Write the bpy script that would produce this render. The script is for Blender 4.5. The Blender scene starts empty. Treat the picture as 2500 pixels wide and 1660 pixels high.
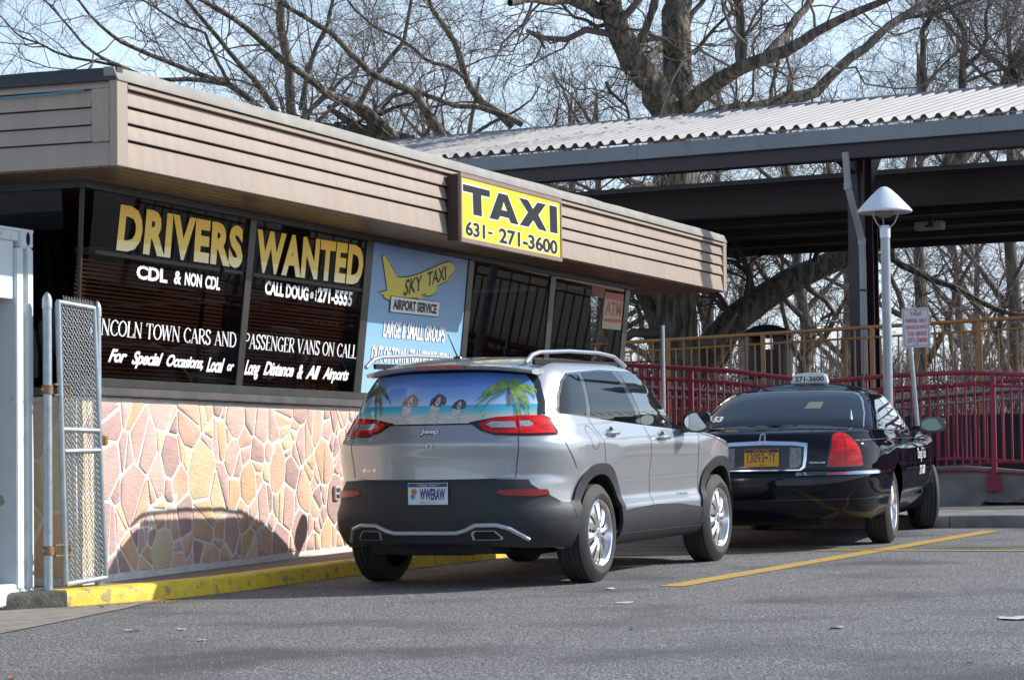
import bpy, bmesh, math, random
import numpy as np
from mathutils import Vector, Matrix

# ------------------------------------------------------------------ camera, sky, sun
scn = bpy.context.scene
COL = scn.collection
CAMP = Vector((-15.5507, -9.1888, 0.7185))
CR = Vector((0.360846, -0.932535, -0.012985)); CU = Vector((-0.041948, -0.030138, 0.998665)); CF = Vector((0.931681, 0.359820, 0.049993))
cam = bpy.data.cameras.new('camera'); camo = bpy.data.objects.new('camera', cam); COL.objects.link(camo)
camo.matrix_world = Matrix((( CR.x, CU.x, -CF.x, CAMP.x), (CR.y, CU.y, -CF.y, CAMP.y), (CR.z, CU.z, -CF.z, CAMP.z), (0, 0, 0, 1)))
cam.sensor_width = 36; cam.lens = 6402.8 / 2500 * 36; cam.clip_start = 0.5; cam.clip_end = 1500
scn.camera = camo
SUN = Vector((0.483, -0.684, 0.547)).normalized()
world = bpy.data.worlds.new('World'); scn.world = world; world.use_nodes = True
wn = world.node_tree.nodes; wl = world.node_tree.links
sky = wn.new('ShaderNodeTexSky'); sky.sky_type = 'NISHITA'; sky.sun_disc = False
sky.sun_elevation = math.asin(SUN.z); sky.sun_rotation = math.atan2(SUN.x, SUN.y)
sky.air_density = 1.0; sky.dust_density = 0.5; sky.ozone_density = 1.6
wtc = wn.new('ShaderNodeTexCoord'); wmap = wn.new('ShaderNodeMapping'); wmap.inputs['Scale'].default_value = (1.5, 1.5, 6.0)
wno = wn.new('ShaderNodeTexNoise'); wno.inputs['Scale'].default_value = 2.2; wno.inputs['Detail'].default_value = 7
wramp = wn.new('ShaderNodeValToRGB'); wramp.color_ramp.elements[0].position = 0.40; wramp.color_ramp.elements[1].position = 0.72
wramp.color_ramp.elements[0].color = (0.35, 0.35, 0.35, 1); wramp.color_ramp.elements[1].color = (0.9, 0.9, 0.9, 1)
wmix = wn.new('ShaderNodeMixRGB'); wmix.inputs['Color2'].default_value = (6.6, 7.8, 9.4, 1)
wl.new(wtc.outputs['Generated'], wmap.inputs['Vector']); wl.new(wmap.outputs['Vector'], wno.inputs['Vector'])
wl.new(wno.outputs['Fac'], wramp.inputs['Fac'])
wsep = wn.new('ShaderNodeSeparateXYZ'); wl.new(wtc.outputs['Generated'], wsep.inputs['Vector'])
wmr = wn.new('ShaderNodeMapRange'); wmr.inputs['From Min'].default_value = 0.0; wmr.inputs['From Max'].default_value = 0.55; wmr.inputs['To Min'].default_value = 1.0; wmr.inputs['To Max'].default_value = 0.12
wmr.interpolation_type = 'SMOOTHSTEP'; wl.new(wsep.outputs['Z'], wmr.inputs['Value'])
wmul = wn.new('ShaderNodeMath'); wmul.operation = 'MULTIPLY'; wl.new(wramp.outputs['Color'], wmul.inputs[0]); wl.new(wmr.outputs['Result'], wmul.inputs[1]); wl.new(wmul.outputs[0], wmix.inputs['Fac'])
wl.new(sky.outputs['Color'], wmix.inputs['Color1']); wl.new(wmix.outputs['Color'], wn['Background'].inputs['Color'])
wn['Background'].inputs['Strength'].default_value = 0.13
sun = bpy.data.lights.new('sun', 'SUN'); suno = bpy.data.objects.new('sun', sun); COL.objects.link(suno)
sun.energy = 4.4; sun.angle = math.radians(0.53); sun.color = (1.0, 0.955, 0.89)
suno.rotation_euler = (-SUN).to_track_quat('-Z', 'Y').to_euler(); suno.location = (10, -30, 25)
scn.view_settings.view_transform = 'Standard'; scn.view_settings.look = 'None'
scn.view_settings.exposure = 0.45; scn.view_settings.gamma = 1.0; scn.view_settings.use_curve_mapping = False

def at(px, py, depth):
    """point seen at a photo pixel (2500 x 1660) at a distance along the view axis"""
    return CAMP + CR * ((px - 1250) / 6402.8 * depth) + CU * (-(py - 830) / 6402.8 * depth) + CF * depth

# ------------------------------------------------------------------ materials
MATS = {}
def mat(name, col, rough=0.6, metal=0.0, coat=0.0, col2=None, nscale=8.0, bump=0.0, bscale=60.0, stretch=(1, 1, 1), thr=(0.35, 0.65), spec=0.5, detail=5.0, coatr=0.03, emit=None, col3=None, n3scale=1.2, thr3=(0.5, 0.7), rnd=0.0):
    if name in MATS: return MATS[name]
    m = bpy.data.materials.new(name); m.use_nodes = True; nt = m.node_tree; N = nt.nodes; L = nt.links
    b = N['Principled BSDF']
    c4 = lambda c: (c[0], c[1], c[2], 1)
    b.inputs['Base Color'].default_value = c4(col); b.inputs['Roughness'].default_value = rough; b.inputs['Metallic'].default_value = metal
    b.inputs['Coat Weight'].default_value = coat; b.inputs['Coat Roughness'].default_value = coatr; b.inputs['Specular IOR Level'].default_value = spec
    tc = N.new('ShaderNodeTexCoord'); mp = N.new('ShaderNodeMapping'); mp.inputs['Scale'].default_value = stretch
    L.new(tc.outputs['Object'], mp.inputs['Vector'])
    out = None
    if col2 is not None:
        n = N.new('ShaderNodeTexNoise'); n.inputs['Scale'].default_value = nscale; n.inputs['Detail'].default_value = detail
        L.new(mp.outputs['Vector'], n.inputs['Vector'])
        r = N.new('ShaderNodeMapRange'); r.inputs['From Min'].default_value = thr[0]; r.inputs['From Max'].default_value = thr[1]
        L.new(n.outputs['Fac'], r.inputs['Value'])
        mx = N.new('ShaderNodeMixRGB'); mx.inputs['Color1'].default_value = c4(col); mx.inputs['Color2'].default_value = c4(col2)
        L.new(r.outputs['Result'], mx.inputs['Fac']); out = mx.outputs['Color']
    if col3 is not None:
        n = N.new('ShaderNodeTexNoise'); n.inputs['Scale'].default_value = n3scale; n.inputs['Detail'].default_value = 6
        L.new(tc.outputs['Object'], n.inputs['Vector'])
        r = N.new('ShaderNodeMapRange'); r.inputs['From Min'].default_value = thr3[0]; r.inputs['From Max'].default_value = thr3[1]
        L.new(n.outputs['Fac'], r.inputs['Value'])
        mx = N.new('ShaderNodeMixRGB'); mx.inputs['Color2'].default_value = c4(col3)
        if out: L.new(out, mx.inputs['Color1'])
        else: mx.inputs['Color1'].default_value = c4(col)
        L.new(r.outputs['Result'], mx.inputs['Fac']); out = mx.outputs['Color']
    if rnd:
        oi = N.new('ShaderNodeObjectInfo'); r = N.new('ShaderNodeMapRange'); r.inputs['To Min'].default_value = 1 - rnd; r.inputs['To Max'].default_value = 1 + rnd
        L.new(oi.outputs['Random'], r.inputs['Value'])
        hs = N.new('ShaderNodeHueSaturation'); L.new(r.outputs['Result'], hs.inputs['Value'])
        if out: L.new(out, hs.inputs['Color'])
        else: hs.inputs['Color'].default_value = c4(col)
        out = hs.outputs['Color']
    if out: L.new(out, b.inputs['Base Color'])
    if bump:
        n = N.new('ShaderNodeTexNoise'); n.inputs['Scale'].default_value = bscale; n.inputs['Detail'].default_value = 6
        L.new(mp.outputs['Vector'], n.inputs['Vector'])
        bp = N.new('ShaderNodeBump'); bp.inputs['Strength'].default_value = min(1, bump); bp.inputs['Distance'].default_value = 0.01 * max(1, bump)
        L.new(n.outputs['Fac'], bp.inputs['Height']); L.new(bp.outputs['Normal'], b.inputs['Normal'])
    if emit: b.inputs['Emission Color'].default_value = c4(emit[0]); b.inputs['Emission Strength'].default_value = emit[1]
    MATS[name] = m
    return m

def ramp_mat(name, stops, axis='Z', lo=0.0, hi=1.0, rough=0.5, noise=0.0, coat=0.0):
    """printed colour gradient along an object axis"""
    m = bpy.data.materials.new(name); m.use_nodes = True; N = m.node_tree.nodes; L = m.node_tree.links; b = N['Principled BSDF']
    b.inputs['Roughness'].default_value = rough; b.inputs['Coat Weight'].default_value = coat
    tc = N.new('ShaderNodeTexCoord'); sp = N.new('ShaderNodeSeparateXYZ'); L.new(tc.outputs['Object'], sp.inputs['Vector'])
    mr = N.new('ShaderNodeMapRange'); mr.inputs['From Min'].default_value = lo; mr.inputs['From Max'].default_value = hi
    L.new(sp.outputs[axis], mr.inputs['Value']); src = mr.outputs['Result']
    if noise:
        n = N.new('ShaderNodeTexNoise'); n.inputs['Scale'].default_value = 6; L.new(tc.outputs['Object'], n.inputs['Vector'])
        ad = N.new('ShaderNodeMath'); ad.operation = 'MULTIPLY_ADD'; ad.inputs[1].default_value = noise; L.new(n.outputs['Fac'], ad.inputs[0]); L.new(src, ad.inputs[2]); src = ad.outputs[0]
    cr = N.new('ShaderNodeValToRGB'); L.new(src, cr.inputs['Fac'])
    e = cr.color_ramp.elements
    e[0].position = stops[0][0]; e[0].color = (*stops[0][1], 1); e[1].position = stops[-1][0]; e[1].color = (*stops[-1][1], 1)
    for p_, c_ in stops[1:-1]:
        q = e.new(p_); q.color = (*c_, 1)
    L.new(cr.outputs['Color'], b.inputs['Base Color'])
    return m

# ------------------------------------------------------------------ object helpers
def prop(o, label=None, cat=None, group=None, kind=None):
    if label: o['label'] = label
    if cat: o['category'] = cat
    if group: o['group'] = group
    if kind: o['kind'] = kind
    return o
def thing(name, label, cat, loc=(0, 0, 0), group=None, matrix=None):
    o = bpy.data.objects.new(name, None); COL.objects.link(o); o.empty_display_size = 0.2
    if matrix is not None: o.matrix_world = matrix
    else: o.location = loc
    return prop(o, label, cat, group)

class MB:
    def __init__(s): s.v = []; s.f = []; s.m = []
    def add(s, vs, fs, mi=0):
        b = len(s.v); s.v += [tuple(map(float, v)) for v in vs]; s.f += [tuple(int(i) + b for i in f) for f in fs]; s.m += [mi] * len(fs); return s
    def box(s, a, b, mi=0):
        x0, y0, z0 = [min(a[i], b[i]) for i in range(3)]; x1, y1, z1 = [max(a[i], b[i]) for i in range(3)]
        vs = [(x0, y0, z0), (x1, y0, z0), (x1, y1, z0), (x0, y1, z0), (x0, y0, z1), (x1, y0, z1), (x1, y1, z1), (x0, y1, z1)]
        return s.add(vs, [(0, 3, 2, 1), (4, 5, 6, 7), (0, 1, 5, 4), (1, 2, 6, 5), (2, 3, 7, 6), (3, 0, 4, 7)], mi)
    def bar(s, p, q, w, h, up=(0, 0, 1), mi=0):
        """box from p to q, width w across, height h along up"""
        p = Vector(p); q = Vector(q); d = (q - p).normalized(); u = Vector(up); r = d.cross(u)
        if r.length < 1e-4: r = d.cross(Vector((1, 0, 0)))
        r.normalize(); u = r.cross(d).normalized(); vs = []
        for c in (p, q):
            for a, b in ((-1, -1), (1, -1), (1, 1), (-1, 1)): vs.append(c + r * (a * w / 2) + u * (b * h / 2))
        return s.add(vs, [(0, 3, 2, 1), (4, 5, 6, 7), (0, 1, 5, 4), (1, 2, 6, 5), (2, 3, 7, 6), (3, 0, 4, 7)], mi)
    def tube(s, pts, rad, n=12, mi=0, caps=True):
        pts = [Vector(p) for p in pts]; k = len(pts)
        if not hasattr(rad, '__len__'): rad = [rad] * k
        vs = []; prev = None
        for i, p in enumerate(pts):
            t = (pts[min(i + 1, k - 1)] - pts[max(i - 1, 0)]).normalized()
            if prev is None: r = t.orthogonal().normalized()
            else:
                r = prev - t * prev.dot(t)
                r = r.normalized() if r.length > 1e-5 else t.orthogonal().normalized()
            prev = r; u = t.cross(r)
            for j in range(n):
                a = 2 * math.pi * j / n; vs.append(p + (r * math.cos(a) + u * math.sin(a)) * rad[i])
        fs = [(i * n + j, i * n + (j + 1) % n, (i + 1) * n + (j + 1) % n, (i + 1) * n + j) for i in range(k - 1) for j in range(n)]
        if caps: fs += [tuple(reversed(range(n))), tuple((k - 1) * n + j for j in range(n))]
        return s.add(vs, fs, mi)
    def lathe(s, prof, o=(0, 0, 0), axis=(0, 0, 1), n=32, mi=0, a0=0, a1=2 * math.pi):
        """prof: list of (radius, height along axis)"""
        o = Vector(o); ax = Vector(axis).normalized(); r = ax.orthogonal().normalized(); u = ax.cross(r); k = len(prof); vs = []
        full = abs(a1 - a0 - 2 * math.pi) < 1e-6; m = n if full else n + 1
        for (R, h) in prof:
            for j in range(m):
                a = a0 + (a1 - a0) * j / n; vs.append(o + ax * h + (r * math.cos(a) + u * math.sin(a)) * R)
        fs = [(i * m + j, i * m + (j + 1) % m, (i + 1) * m + (j + 1) % m, (i + 1) * m + j) for i in range(k - 1) for j in range(n)]
        return s.add(vs, fs, mi)
    def prism(s, poly, z0, z1, frame=None, mi=0):
        """polygon (u,v) extruded from z0 to z1 along the frame's third axis"""
        if frame is None: O, U, V, W = Vector((0, 0, 0)), Vector((1, 0, 0)), Vector((0, 1, 0)), Vector((0, 0, 1))
        else: O, U, V, W = [Vector(a) for a in frame]
        n = len(poly); vs = [O + U * a + V * b + W * z0 for a, b in poly] + [O + U * a + V * b + W * z1 for a, b in poly]
        fs = [tuple(reversed(range(n))), tuple(range(n, 2 * n))] + [(i, (i + 1) % n, n + (i + 1) % n, n + i) for i in range(n)]
        return s.add(vs, fs, mi)
    def build(s, name, mats, parent=None, smooth=True, angle=35, bev=0.0, seg=2, fix=True):
        me = bpy.data.meshes.new(name); me.from_pydata(s.v, [], s.f)
        if not isinstance(mats, (list, tuple)): mats = [mats]
        for m in mats: me.materials.append(m)
        if len(mats) > 1: me.polygons.foreach_set('material_index', s.m)
        if bev or fix:
            bm = bmesh.new(); bm.from_mesh(me)
            if fix: bmesh.ops.recalc_face_normals(bm, faces=bm.faces)
            if bev:
                ed = [e for e in bm.edges if len(e.link_faces) == 2 and e.calc_face_angle(0) > 0.6]
                bmesh.ops.bevel(bm, geom=ed, offset=bev, segments=seg, affect='EDGES', clamp_overlap=True)
            bm.to_mesh(me); bm.free()
        if smooth:
            me.polygons.foreach_set('use_smooth', [True] * len(me.polygons)); me.set_sharp_from_angle(angle=math.radians(angle))
        o = bpy.data.objects.new(name, me); COL.objects.link(o)
        if parent is not None: o.parent = parent
        return o
def link_mesh(name, me, parent=None):
    o = bpy.data.objects.new(name, me); COL.objects.link(o)
    if parent is not None: o.parent = parent
    return o

def text_raw(txt, bold=0.0, shear=0.0, res=3, extrude=0.0, spacing=1.0, align='LEFT'):
    cu = bpy.data.curves.new('t', 'FONT'); cu.body = txt; cu.offset = bold; cu.shear = shear; cu.resolution_u = res; cu.extrude = extrude; cu.space_character = spacing; cu.align_x = align
    ob = bpy.data.objects.new('t', cu); me = bpy.data.meshes.new_from_object(ob); bpy.data.objects.remove(ob); bpy.data.curves.remove(cu)
    n = len(me.vertices); co = np.empty(n * 3); me.vertices.foreach_get('co', co); co = co.reshape(-1, 3)
    fs = [tuple(p.vertices) for p in me.polygons]; bpy.data.meshes.remove(me)
    return co, fs
def text_fit(mb, txt, u0, v0, u1, v1, fn, bold=0.0, shear=0.0, mi=0, extrude=0.0, spacing=1.0):
    """text stretched to a rectangle; fn(u,v,w) maps to space"""
    co, fs = text_raw(txt, bold, shear, extrude=extrude, spacing=spacing)
    a = co.min(0); b = co.max(0); U = u0 + (co[:, 0] - a[0]) / (b[0] - a[0]) * (u1 - u0); V = v0 + (co[:, 1] - a[1]) / (b[1] - a[1]) * (v1 - v0)
    mb.add([fn(U[i], V[i], co[i, 2]) for i in range(len(co))], fs, mi)
    return mb

# stroke lettering: thick and thin strokes with serifs, or a slanted brush hand
GL = {  # serif capitals: strokes (x0,y0,x1,y1,weight) in a unit box, arcs given as polylines; width
 'L': (.75, [((.2, 0), (.2, 1), 2), ((.2, 0), (.72, 0), 1), ((.72, 0), (.75, .25), 1)]), 'I': (.4, [((.2, 0), (.2, 1), 2)]),
 'N': (.95, [((.15, 0), (.15, 1), 1), ((.15, 1), (.8, 0), 2), ((.8, 0), (.8, 1), 1)]),
 'C': (.85, [((.8, .8), (.72, .93), (.5, 1), (.27, .9), (.13, .68), (.1, .5), (.13, .3), (.27, .1), (.5, 0), (.7, .06), (.8, .2), 3)]),
 'O': (.95, [((.5, 1), (.27, .9), (.12, .68), (.1, .5), (.12, .3), (.27, .1), (.5, 0), (.72, .1), (.87, .3), (.9, .5), (.87, .7), (.72, .9), (.5, 1), 3)]),
 'T': (.8, [((.4, 0), (.4, 1), 2), ((.05, 1), (.75, 1), 1), ((.05, 1), (.05, .8), 1), ((.75, 1), (.75, .8), 1)]),
 'W': (1.2, [((.1, 1), (.35, 0), 2), ((.35, 0), (.58, 1), 1), ((.58, 1), (.85, 0), 2), ((.85, 0), (1.1, 1), 1)]),
 'A': (.9, [((.12, 0), (.45, 1), 1), ((.45, 1), (.8, 0), 2), ((.25, .35), (.66, .35), 1)]),
 'R': (.85, [((.18, 0), (.18, 1), 2), ((.18, 1), (.5, 1), (.68, .9), (.7, .75), (.62, .58), (.45, .52), (.18, .52), 1.4), ((.42, .5), (.8, 0), 2)]),
 'S': (.7, [((.6, .78), (.55, .95), (.35, 1), (.15, .93), (.1, .76), (.2, .6), (.48, .45), (.6, .3), (.56, .1), (.35, 0), (.15, .05), (.08, .24), 2)]),
 'D': (.92, [((.18, 0), (.18, 1), 2), ((.18, 1), (.5, 1), (.75, .85), (.85, .5), (.75, .15), (.5, 0), (.18, 0), 1.6)]),
 'P': (.75, [((.18, 0), (.18, 1), 2), ((.18, 1), (.5, 1), (.68, .9), (.7, .75), (.62, .56), (.45, .5), (.18, .5), 1.4)]),
 'E': (.75, [((.18, 0), (.18, 1), 2), ((.18, 1), (.65, 1), 1), ((.18, .52), (.52, .52), 1), ((.18, 0), (.68, 0), 1), ((.65, 1), (.65, .82), 1), ((.68, 0), (.7, .2), 1)]),
 'G': (.92, [((.78, .8), (.7, .93), (.5, 1), (.27, .9), (.13, .68), (.1, .5), (.13, .3), (.27, .1), (.5, 0), (.72, .06), (.76, .14), 3), ((.76, 0), (.76, .42), 2), ((.6, .42), (.88, .42), 1)]),
 'V': (.9, [((.1, 1), (.45, 0), 2), ((.45, 0), (.8, 1), 1)])}
def serif_line(mb, txt, u0, v0, u1, v1, fn, w=0.075, mi=0):
    tot = 0; items = []
    for ch in txt:
        if ch == ' ': tot += .42; continue
        items.append((ch, tot)); tot += GL[ch][0]
    sx = (u1 - u0) / tot; sy = v1 - v0
    def seg(p, q, wt, off):
        dx = (q[0] - p[0]); dy = (q[1] - p[1]); l = math.hypot(dx, dy)
        if l < 1e-6: return
        nx, ny = -dy / l, dx / l; h = wt / 2
        c = [(p[0] + nx * h - dx / l * h * .3, p[1] + ny * h * .6), (q[0] + nx * h + dx / l * h * .3, q[1] + ny * h * .6), (q[0] - nx * h + dx / l * h * .3, q[1] - ny * h * .6), (p[0] - nx * h - dx / l * h * .3, p[1] - ny * h * .6)]
        mb.add([fn(u0 + (off + a) * sx, v0 + b * sy, 0) for a, b in c], [(0, 1, 2, 3)], mi)
    for ch, off in items:
        for st in GL[ch][1]:
            pts = st[:-1]; wt = st[-1]
            for i in range(len(pts) - 1):
                p, q = pts[i], pts[i + 1]
                if wt == 3:
                    vert = abs(q[1] - p[1]) / (abs(q[1] - p[1]) + abs(q[0] - p[0]) + 1e-9); ww = w * (.8 + 1.3 * vert)
                else: ww = w * wt * (.95 if wt > 1 else .8)
                seg(p, q, ww, off)
            if len(pts) == 2 and wt in (1, 2) and abs(pts[0][1] - pts[1][1]) > .6:
                for e in pts:
                    if ch in 'AVWNTLIRDPE' and not (ch in 'AVW' and ((ch == 'A' and e[1] > .9) or (ch in 'VW' and e[1] < .1))):
                        seg((e[0] - .13, e[1]), (e[0] + .13, e[1]), w * .6, off)
    return mb
# ------------------------------------------------------------------ materials of the place
M_asph = mat('asphalt', (0.112, 0.111, 0.110), 0.88, col2=(0.40, 0.395, 0.385), nscale=58, thr=(0.48, 0.66), bump=1.8, bscale=80, col3=(0.088, 0.087, 0.088), n3scale=0.8, thr3=(0.50, 0.68), detail=9)
M_conc = mat('concrete', (0.30, 0.27, 0.235), 0.9, col2=(0.20, 0.18, 0.155), nscale=9, bump=0.5, bscale=120, detail=9)
M_walk = mat('sidewalk', (0.27, 0.225, 0.185), 0.9, col2=(0.20, 0.165, 0.135), nscale=30, bump=0.6, bscale=140, detail=9)
M_gconc = mat('grey concrete', (0.25, 0.24, 0.225), 0.9, col2=(0.16, 0.15, 0.135), nscale=3.5, bump=0.7, bscale=70, col3=(0.10, 0.065, 0.035), n3scale=1.7, thr3=(0.60, 0.74), detail=9)
M_yel = mat('yellow kerb paint', (0.84, 0.60, 0.04), 0.6, col2=(0.74, 0.46, 0.03), nscale=14, bump=0.6, bscale=60, col3=(0.40, 0.30, 0.10), n3scale=11, thr3=(0.58, 0.64), detail=8)
M_line = mat('yellow line paint', (0.50, 0.31, 0.05), 0.75, col2=(0.30, 0.22, 0.09), nscale=70, thr=(0.50, 0.64), bump=0.5, bscale=150, detail=8)
M_fascia = mat('tan vinyl siding', (0.345, 0.272, 0.220), 0.55, col2=(0.31, 0.243, 0.195), nscale=3, bump=0.25, bscale=7, detail=6, stretch=(3, 3, .35), col3=(.255, .20, .168), n3scale=.9, thr3=(.52, .80))
M_drip = mat('grey metal flashing', (0.27, 0.26, 0.225), 0.55, col2=(0.22, 0.20, 0.18), nscale=5, bump=0.2, bscale=10)
M_drip_shade = mat('shade-painted metal flashing', (0.03, 0.032, 0.035), 0.6)  # left roof edge: shade on the grey flashing painted as near black
M_soff = mat('brown soffit board', (0.20, 0.125, 0.075), 0.35, col2=(0.15, 0.09, 0.055), nscale=4, stretch=(0.3, 4, 4))
M_bronze = mat('dark bronze frame', (0.035, 0.032, 0.03), 0.38, metal=0.3, col2=(0.05, 0.046, 0.042), nscale=6)
M_sill = mat('weathered bronze sill', (0.11, 0.10, 0.088), 0.5, metal=0.2, col2=(0.07, 0.065, 0.06), nscale=5)
M_mortar = mat('white mortar', (0.80, 0.74, 0.69), 0.9, col2=(0.70, 0.64, 0.59), nscale=12, bump=0.9, bscale=45, detail=8)
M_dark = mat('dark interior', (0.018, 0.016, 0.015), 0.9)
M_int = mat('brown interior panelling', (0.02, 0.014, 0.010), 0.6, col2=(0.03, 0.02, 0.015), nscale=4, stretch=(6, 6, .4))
M_blind = mat('brown wooden blind', (0.42, 0.15, 0.08), 0.45, rnd=0.15)
M_roof = mat('flat roof membrane', (0.08, 0.08, 0.08), 0.9)
M_white = mat('white vinyl lettering', (0.86, 0.86, 0.88), 0.4)
M_black = mat('black vinyl lettering', (0.010, 0.012, 0.016), 0.4, spec=0.25)
M_gold = ramp_mat('gold gradient lettering', [(0.0, (1.0, 0.86, 0.50)), (0.25, (1.0, 0.80, 0.36)), (0.28, (0.92, 0.62, 0.12)), (1.0, (1.0, 0.54, 0.0))], 'Z', 2.27, 2.61, 0.4)
M_poster = ramp_mat('blue poster print', [(0.0, (0.34, 0.57, 0.70)), (0.45, (0.24, 0.45, 0.66)), (1.0, (0.09, 0.20, 0.44))], 'Z', 1.40, 2.70, 0.35, noise=0.04)
M_galv = mat('galvanised steel', (0.42, 0.47, 0.50), 0.42, metal=0.55, col2=(0.33, 0.38, 0.41), nscale=14, bump=0.1, bscale=60)
M_rust = mat('rusty iron', (0.20, 0.10, 0.05), 0.85, col2=(0.30, 0.20, 0.11), nscale=30, bump=0.6, bscale=80)

def glass_mat(name, tint, refl=1.0, rough=0.0, ior=1.5):
    m = bpy.data.materials.new(name); m.use_nodes = True; N = m.node_tree.nodes; L = m.node_tree.links; N.remove(N['Principled BSDF'])
    t = N.new('ShaderNodeBsdfTransparent'); t.inputs['Color'].default_value = (*tint, 1)
    g = N.new('ShaderNodeBsdfGlossy'); g.inputs['Roughness'].default_value = rough; g.inputs['Color'].default_value = (refl, refl, refl, 1)
    f = N.new('ShaderNodeFresnel'); f.inputs['IOR'].default_value = ior; mx = N.new('ShaderNodeMixShader')
    L.new(f.outputs[0], mx.inputs[0]); L.new(t.outputs[0], mx.inputs[1]); L.new(g.outputs[0], mx.inputs[2]); L.new(mx.outputs[0], N['Material Output'].inputs['Surface'])
    MATS[name] = m; return m
M_glass = glass_mat('window glass', (0.55, 0.55, 0.53), 0.36)

def gz(x): return 0.02 * min(x, 60) - 0.13
SLOPE = Matrix.Rotation(-math.atan(0.02), 4, 'Y')

# ------------------------------------------------------------------ ground
b = MB(); xs = [-120, -40, -18, 0, 11, 25, 60, 400]; ys = [-400, -60, -20, -8, 0, 20, 100, 400]
for i, x in enumerate(xs):
    for y in ys: b.v.append((x, y, gz(x)))
n = len(ys)
b.f = [(i * n + j, (i + 1) * n + j, (i + 1) * n + j + 1, i * n + j + 1) for i in range(len(xs) - 1) for j in range(n - 1)]; b.m = [0] * len(b.f)
prop(b.build('ground', M_asph, smooth=False), kind='structure', label='worn grey asphalt of the taxi parking area', cat='ground')

def sheet(name, poly, h, m, cat, label, thick=0.0, parent=None, kind='structure'):
    """flat polygon (x,y) following the slope at height h, with a skirt of given thickness"""
    b = MB(); n = len(poly); vs = [(x, y, gz(x) + h) for x, y in poly]; fs = [tuple(range(n))]
    if thick:
        vs += [(x, y, gz(x) + h - thick) for x, y in poly]; fs += [(i, n + i, n + (i + 1) % n, (i + 1) % n) for i in range(n)]
    b.add(vs, fs); o = b.build(name, m, parent, smooth=False)
    if kind: prop(o, label, cat, kind=kind)
    return o
kerb_path = [(-1.15, 0.42), (-0.80, 0.10), (-0.45, -0.17), (0.0, -0.37), (0.55, -0.52), (1.1, -0.61), (1.9, -0.63), (2.9, -0.66), (4.0, -0.78), (5.5, -0.95), (7.5, -1.05), (10.0, -1.10), (10.9, -1.2)]
sheet('sidewalk', [(x + (.08 if x < -.3 else 0), y + .135) for x, y in kerb_path] + [(11.6, -1.05), (11.6, 0.5), (-1.0, 0.5)], 0.112, M_walk, 'sidewalk', 'strip of worn tan pavement between the yellow kerb and the stone wall', 0.2)
sheet('sidewalk', [(10.97, -9), (13.9, -9), (13.9, 3), (11.6, 3), (11.6, -1.2), (10.97, -1.2)], 0.125, M_gconc, 'sidewalk', 'grey pavement between the far kerb and the ramp wall', 0.2)
sheet('concrete_apron', [(-3.6, -1.15), (-2.47, -0.954), (-1.394, -0.80), (-0.6, -0.68), (-0.114, -0.57), (0.30, -0.52), (-0.2, -0.2), (-0.9, 0.2), (-5, 0.5), (-5, -1.4)], 0.006, M_conc, 'ground', 'pale concrete apron in front of the container and gate')
def kerb(name, path, w, h, m, label, seg_len=2.4, r=0.025, first_dark=None, side=1):
    root = thing(name, label, 'kerb'); root['kind'] = 'structure'
    P = [Vector((x, y, 0)) for x, y in path]; d = [0]
    for i in range(1, len(P)): d.append(d[-1] + (P[i] - P[i - 1]).length)
    def ev(t):
        for i in range(1, len(P)):
            if t <= d[i] + 1e-6:
                k = (t - d[i - 1]) / (d[i] - d[i - 1]); a = P[i - 1].lerp(P[i], k); return a
        return P[-1]
    nseg = max(1, round(d[-1] / seg_len)); rnd = random.Random(4)
    for s in range(nseg):
        t0 = d[-1] * s / nseg + 0.004; t1 = d[-1] * (s + 1) / nseg - 0.004; K = 14; b = MB(); rings = []
        for k in range(K + 1):
            t = t0 + (t1 - t0) * k / K; c = ev(t); tg = (ev(min(t + .15, d[-1])) - ev(max(t - .15, 0))).normalized(); nr = Vector((-tg.y, tg.x, 0)) * side
            z = gz(c.x); j = rnd.uniform(-.004, .004)
            prof = [(0, -.15), (0.0 + j, 0.0), (0.012 + j, h - r), (0.012 + r * .4 + j, h - r * .35), (0.012 + r * 1.3, h + j * .5), (w, h + .002), (w, -.15)]
            rings.append([(c.x + nr.x * a, c.y + nr.y * a, z + e) for a, e in prof])
        m_ = len(prof); vs = [v for rg in rings for v in rg]
        fs = [(i * m_ + j, (i + 1) * m_ + j, (i + 1) * m_ + j + 1, i * m_ + j + 1) for i in range(K) for j in range(m_ - 1)]
        fs += [tuple(range(m_)), tuple(reversed([K * m_ + j for j in range(m_)]))]
        b.add(vs, fs); mm = m
        if first_dark and s == 0: mm = first_dark
        b.build('kerb_section', mm, root, angle=50)
M_dirtc = mat('dark stained concrete', (0.06, 0.055, 0.048), 0.9, col2=(0.12, 0.11, 0.09), nscale=12, bump=0.8, bscale=60)
kerb('kerb', [(-1.15, 0.42), (-0.80, 0.10), (-0.43, -0.19)], 0.15, 0.115, M_dirtc, 'unpainted black stained kerb end beside the container', 1)
kerb('kerb', kerb_path[2:-1] + [(10.9, -1.13)], 0.15, 0.115, M_yel, 'yellow painted kerb along the stone wall', 2.2)
kerb('kerb', [(10.90, -1.05), (10.90, -9.0)], 0.16, 0.130, M_gconc, 'bare grey concrete kerb in front of the black sedan', 2.5, side=1)

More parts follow.
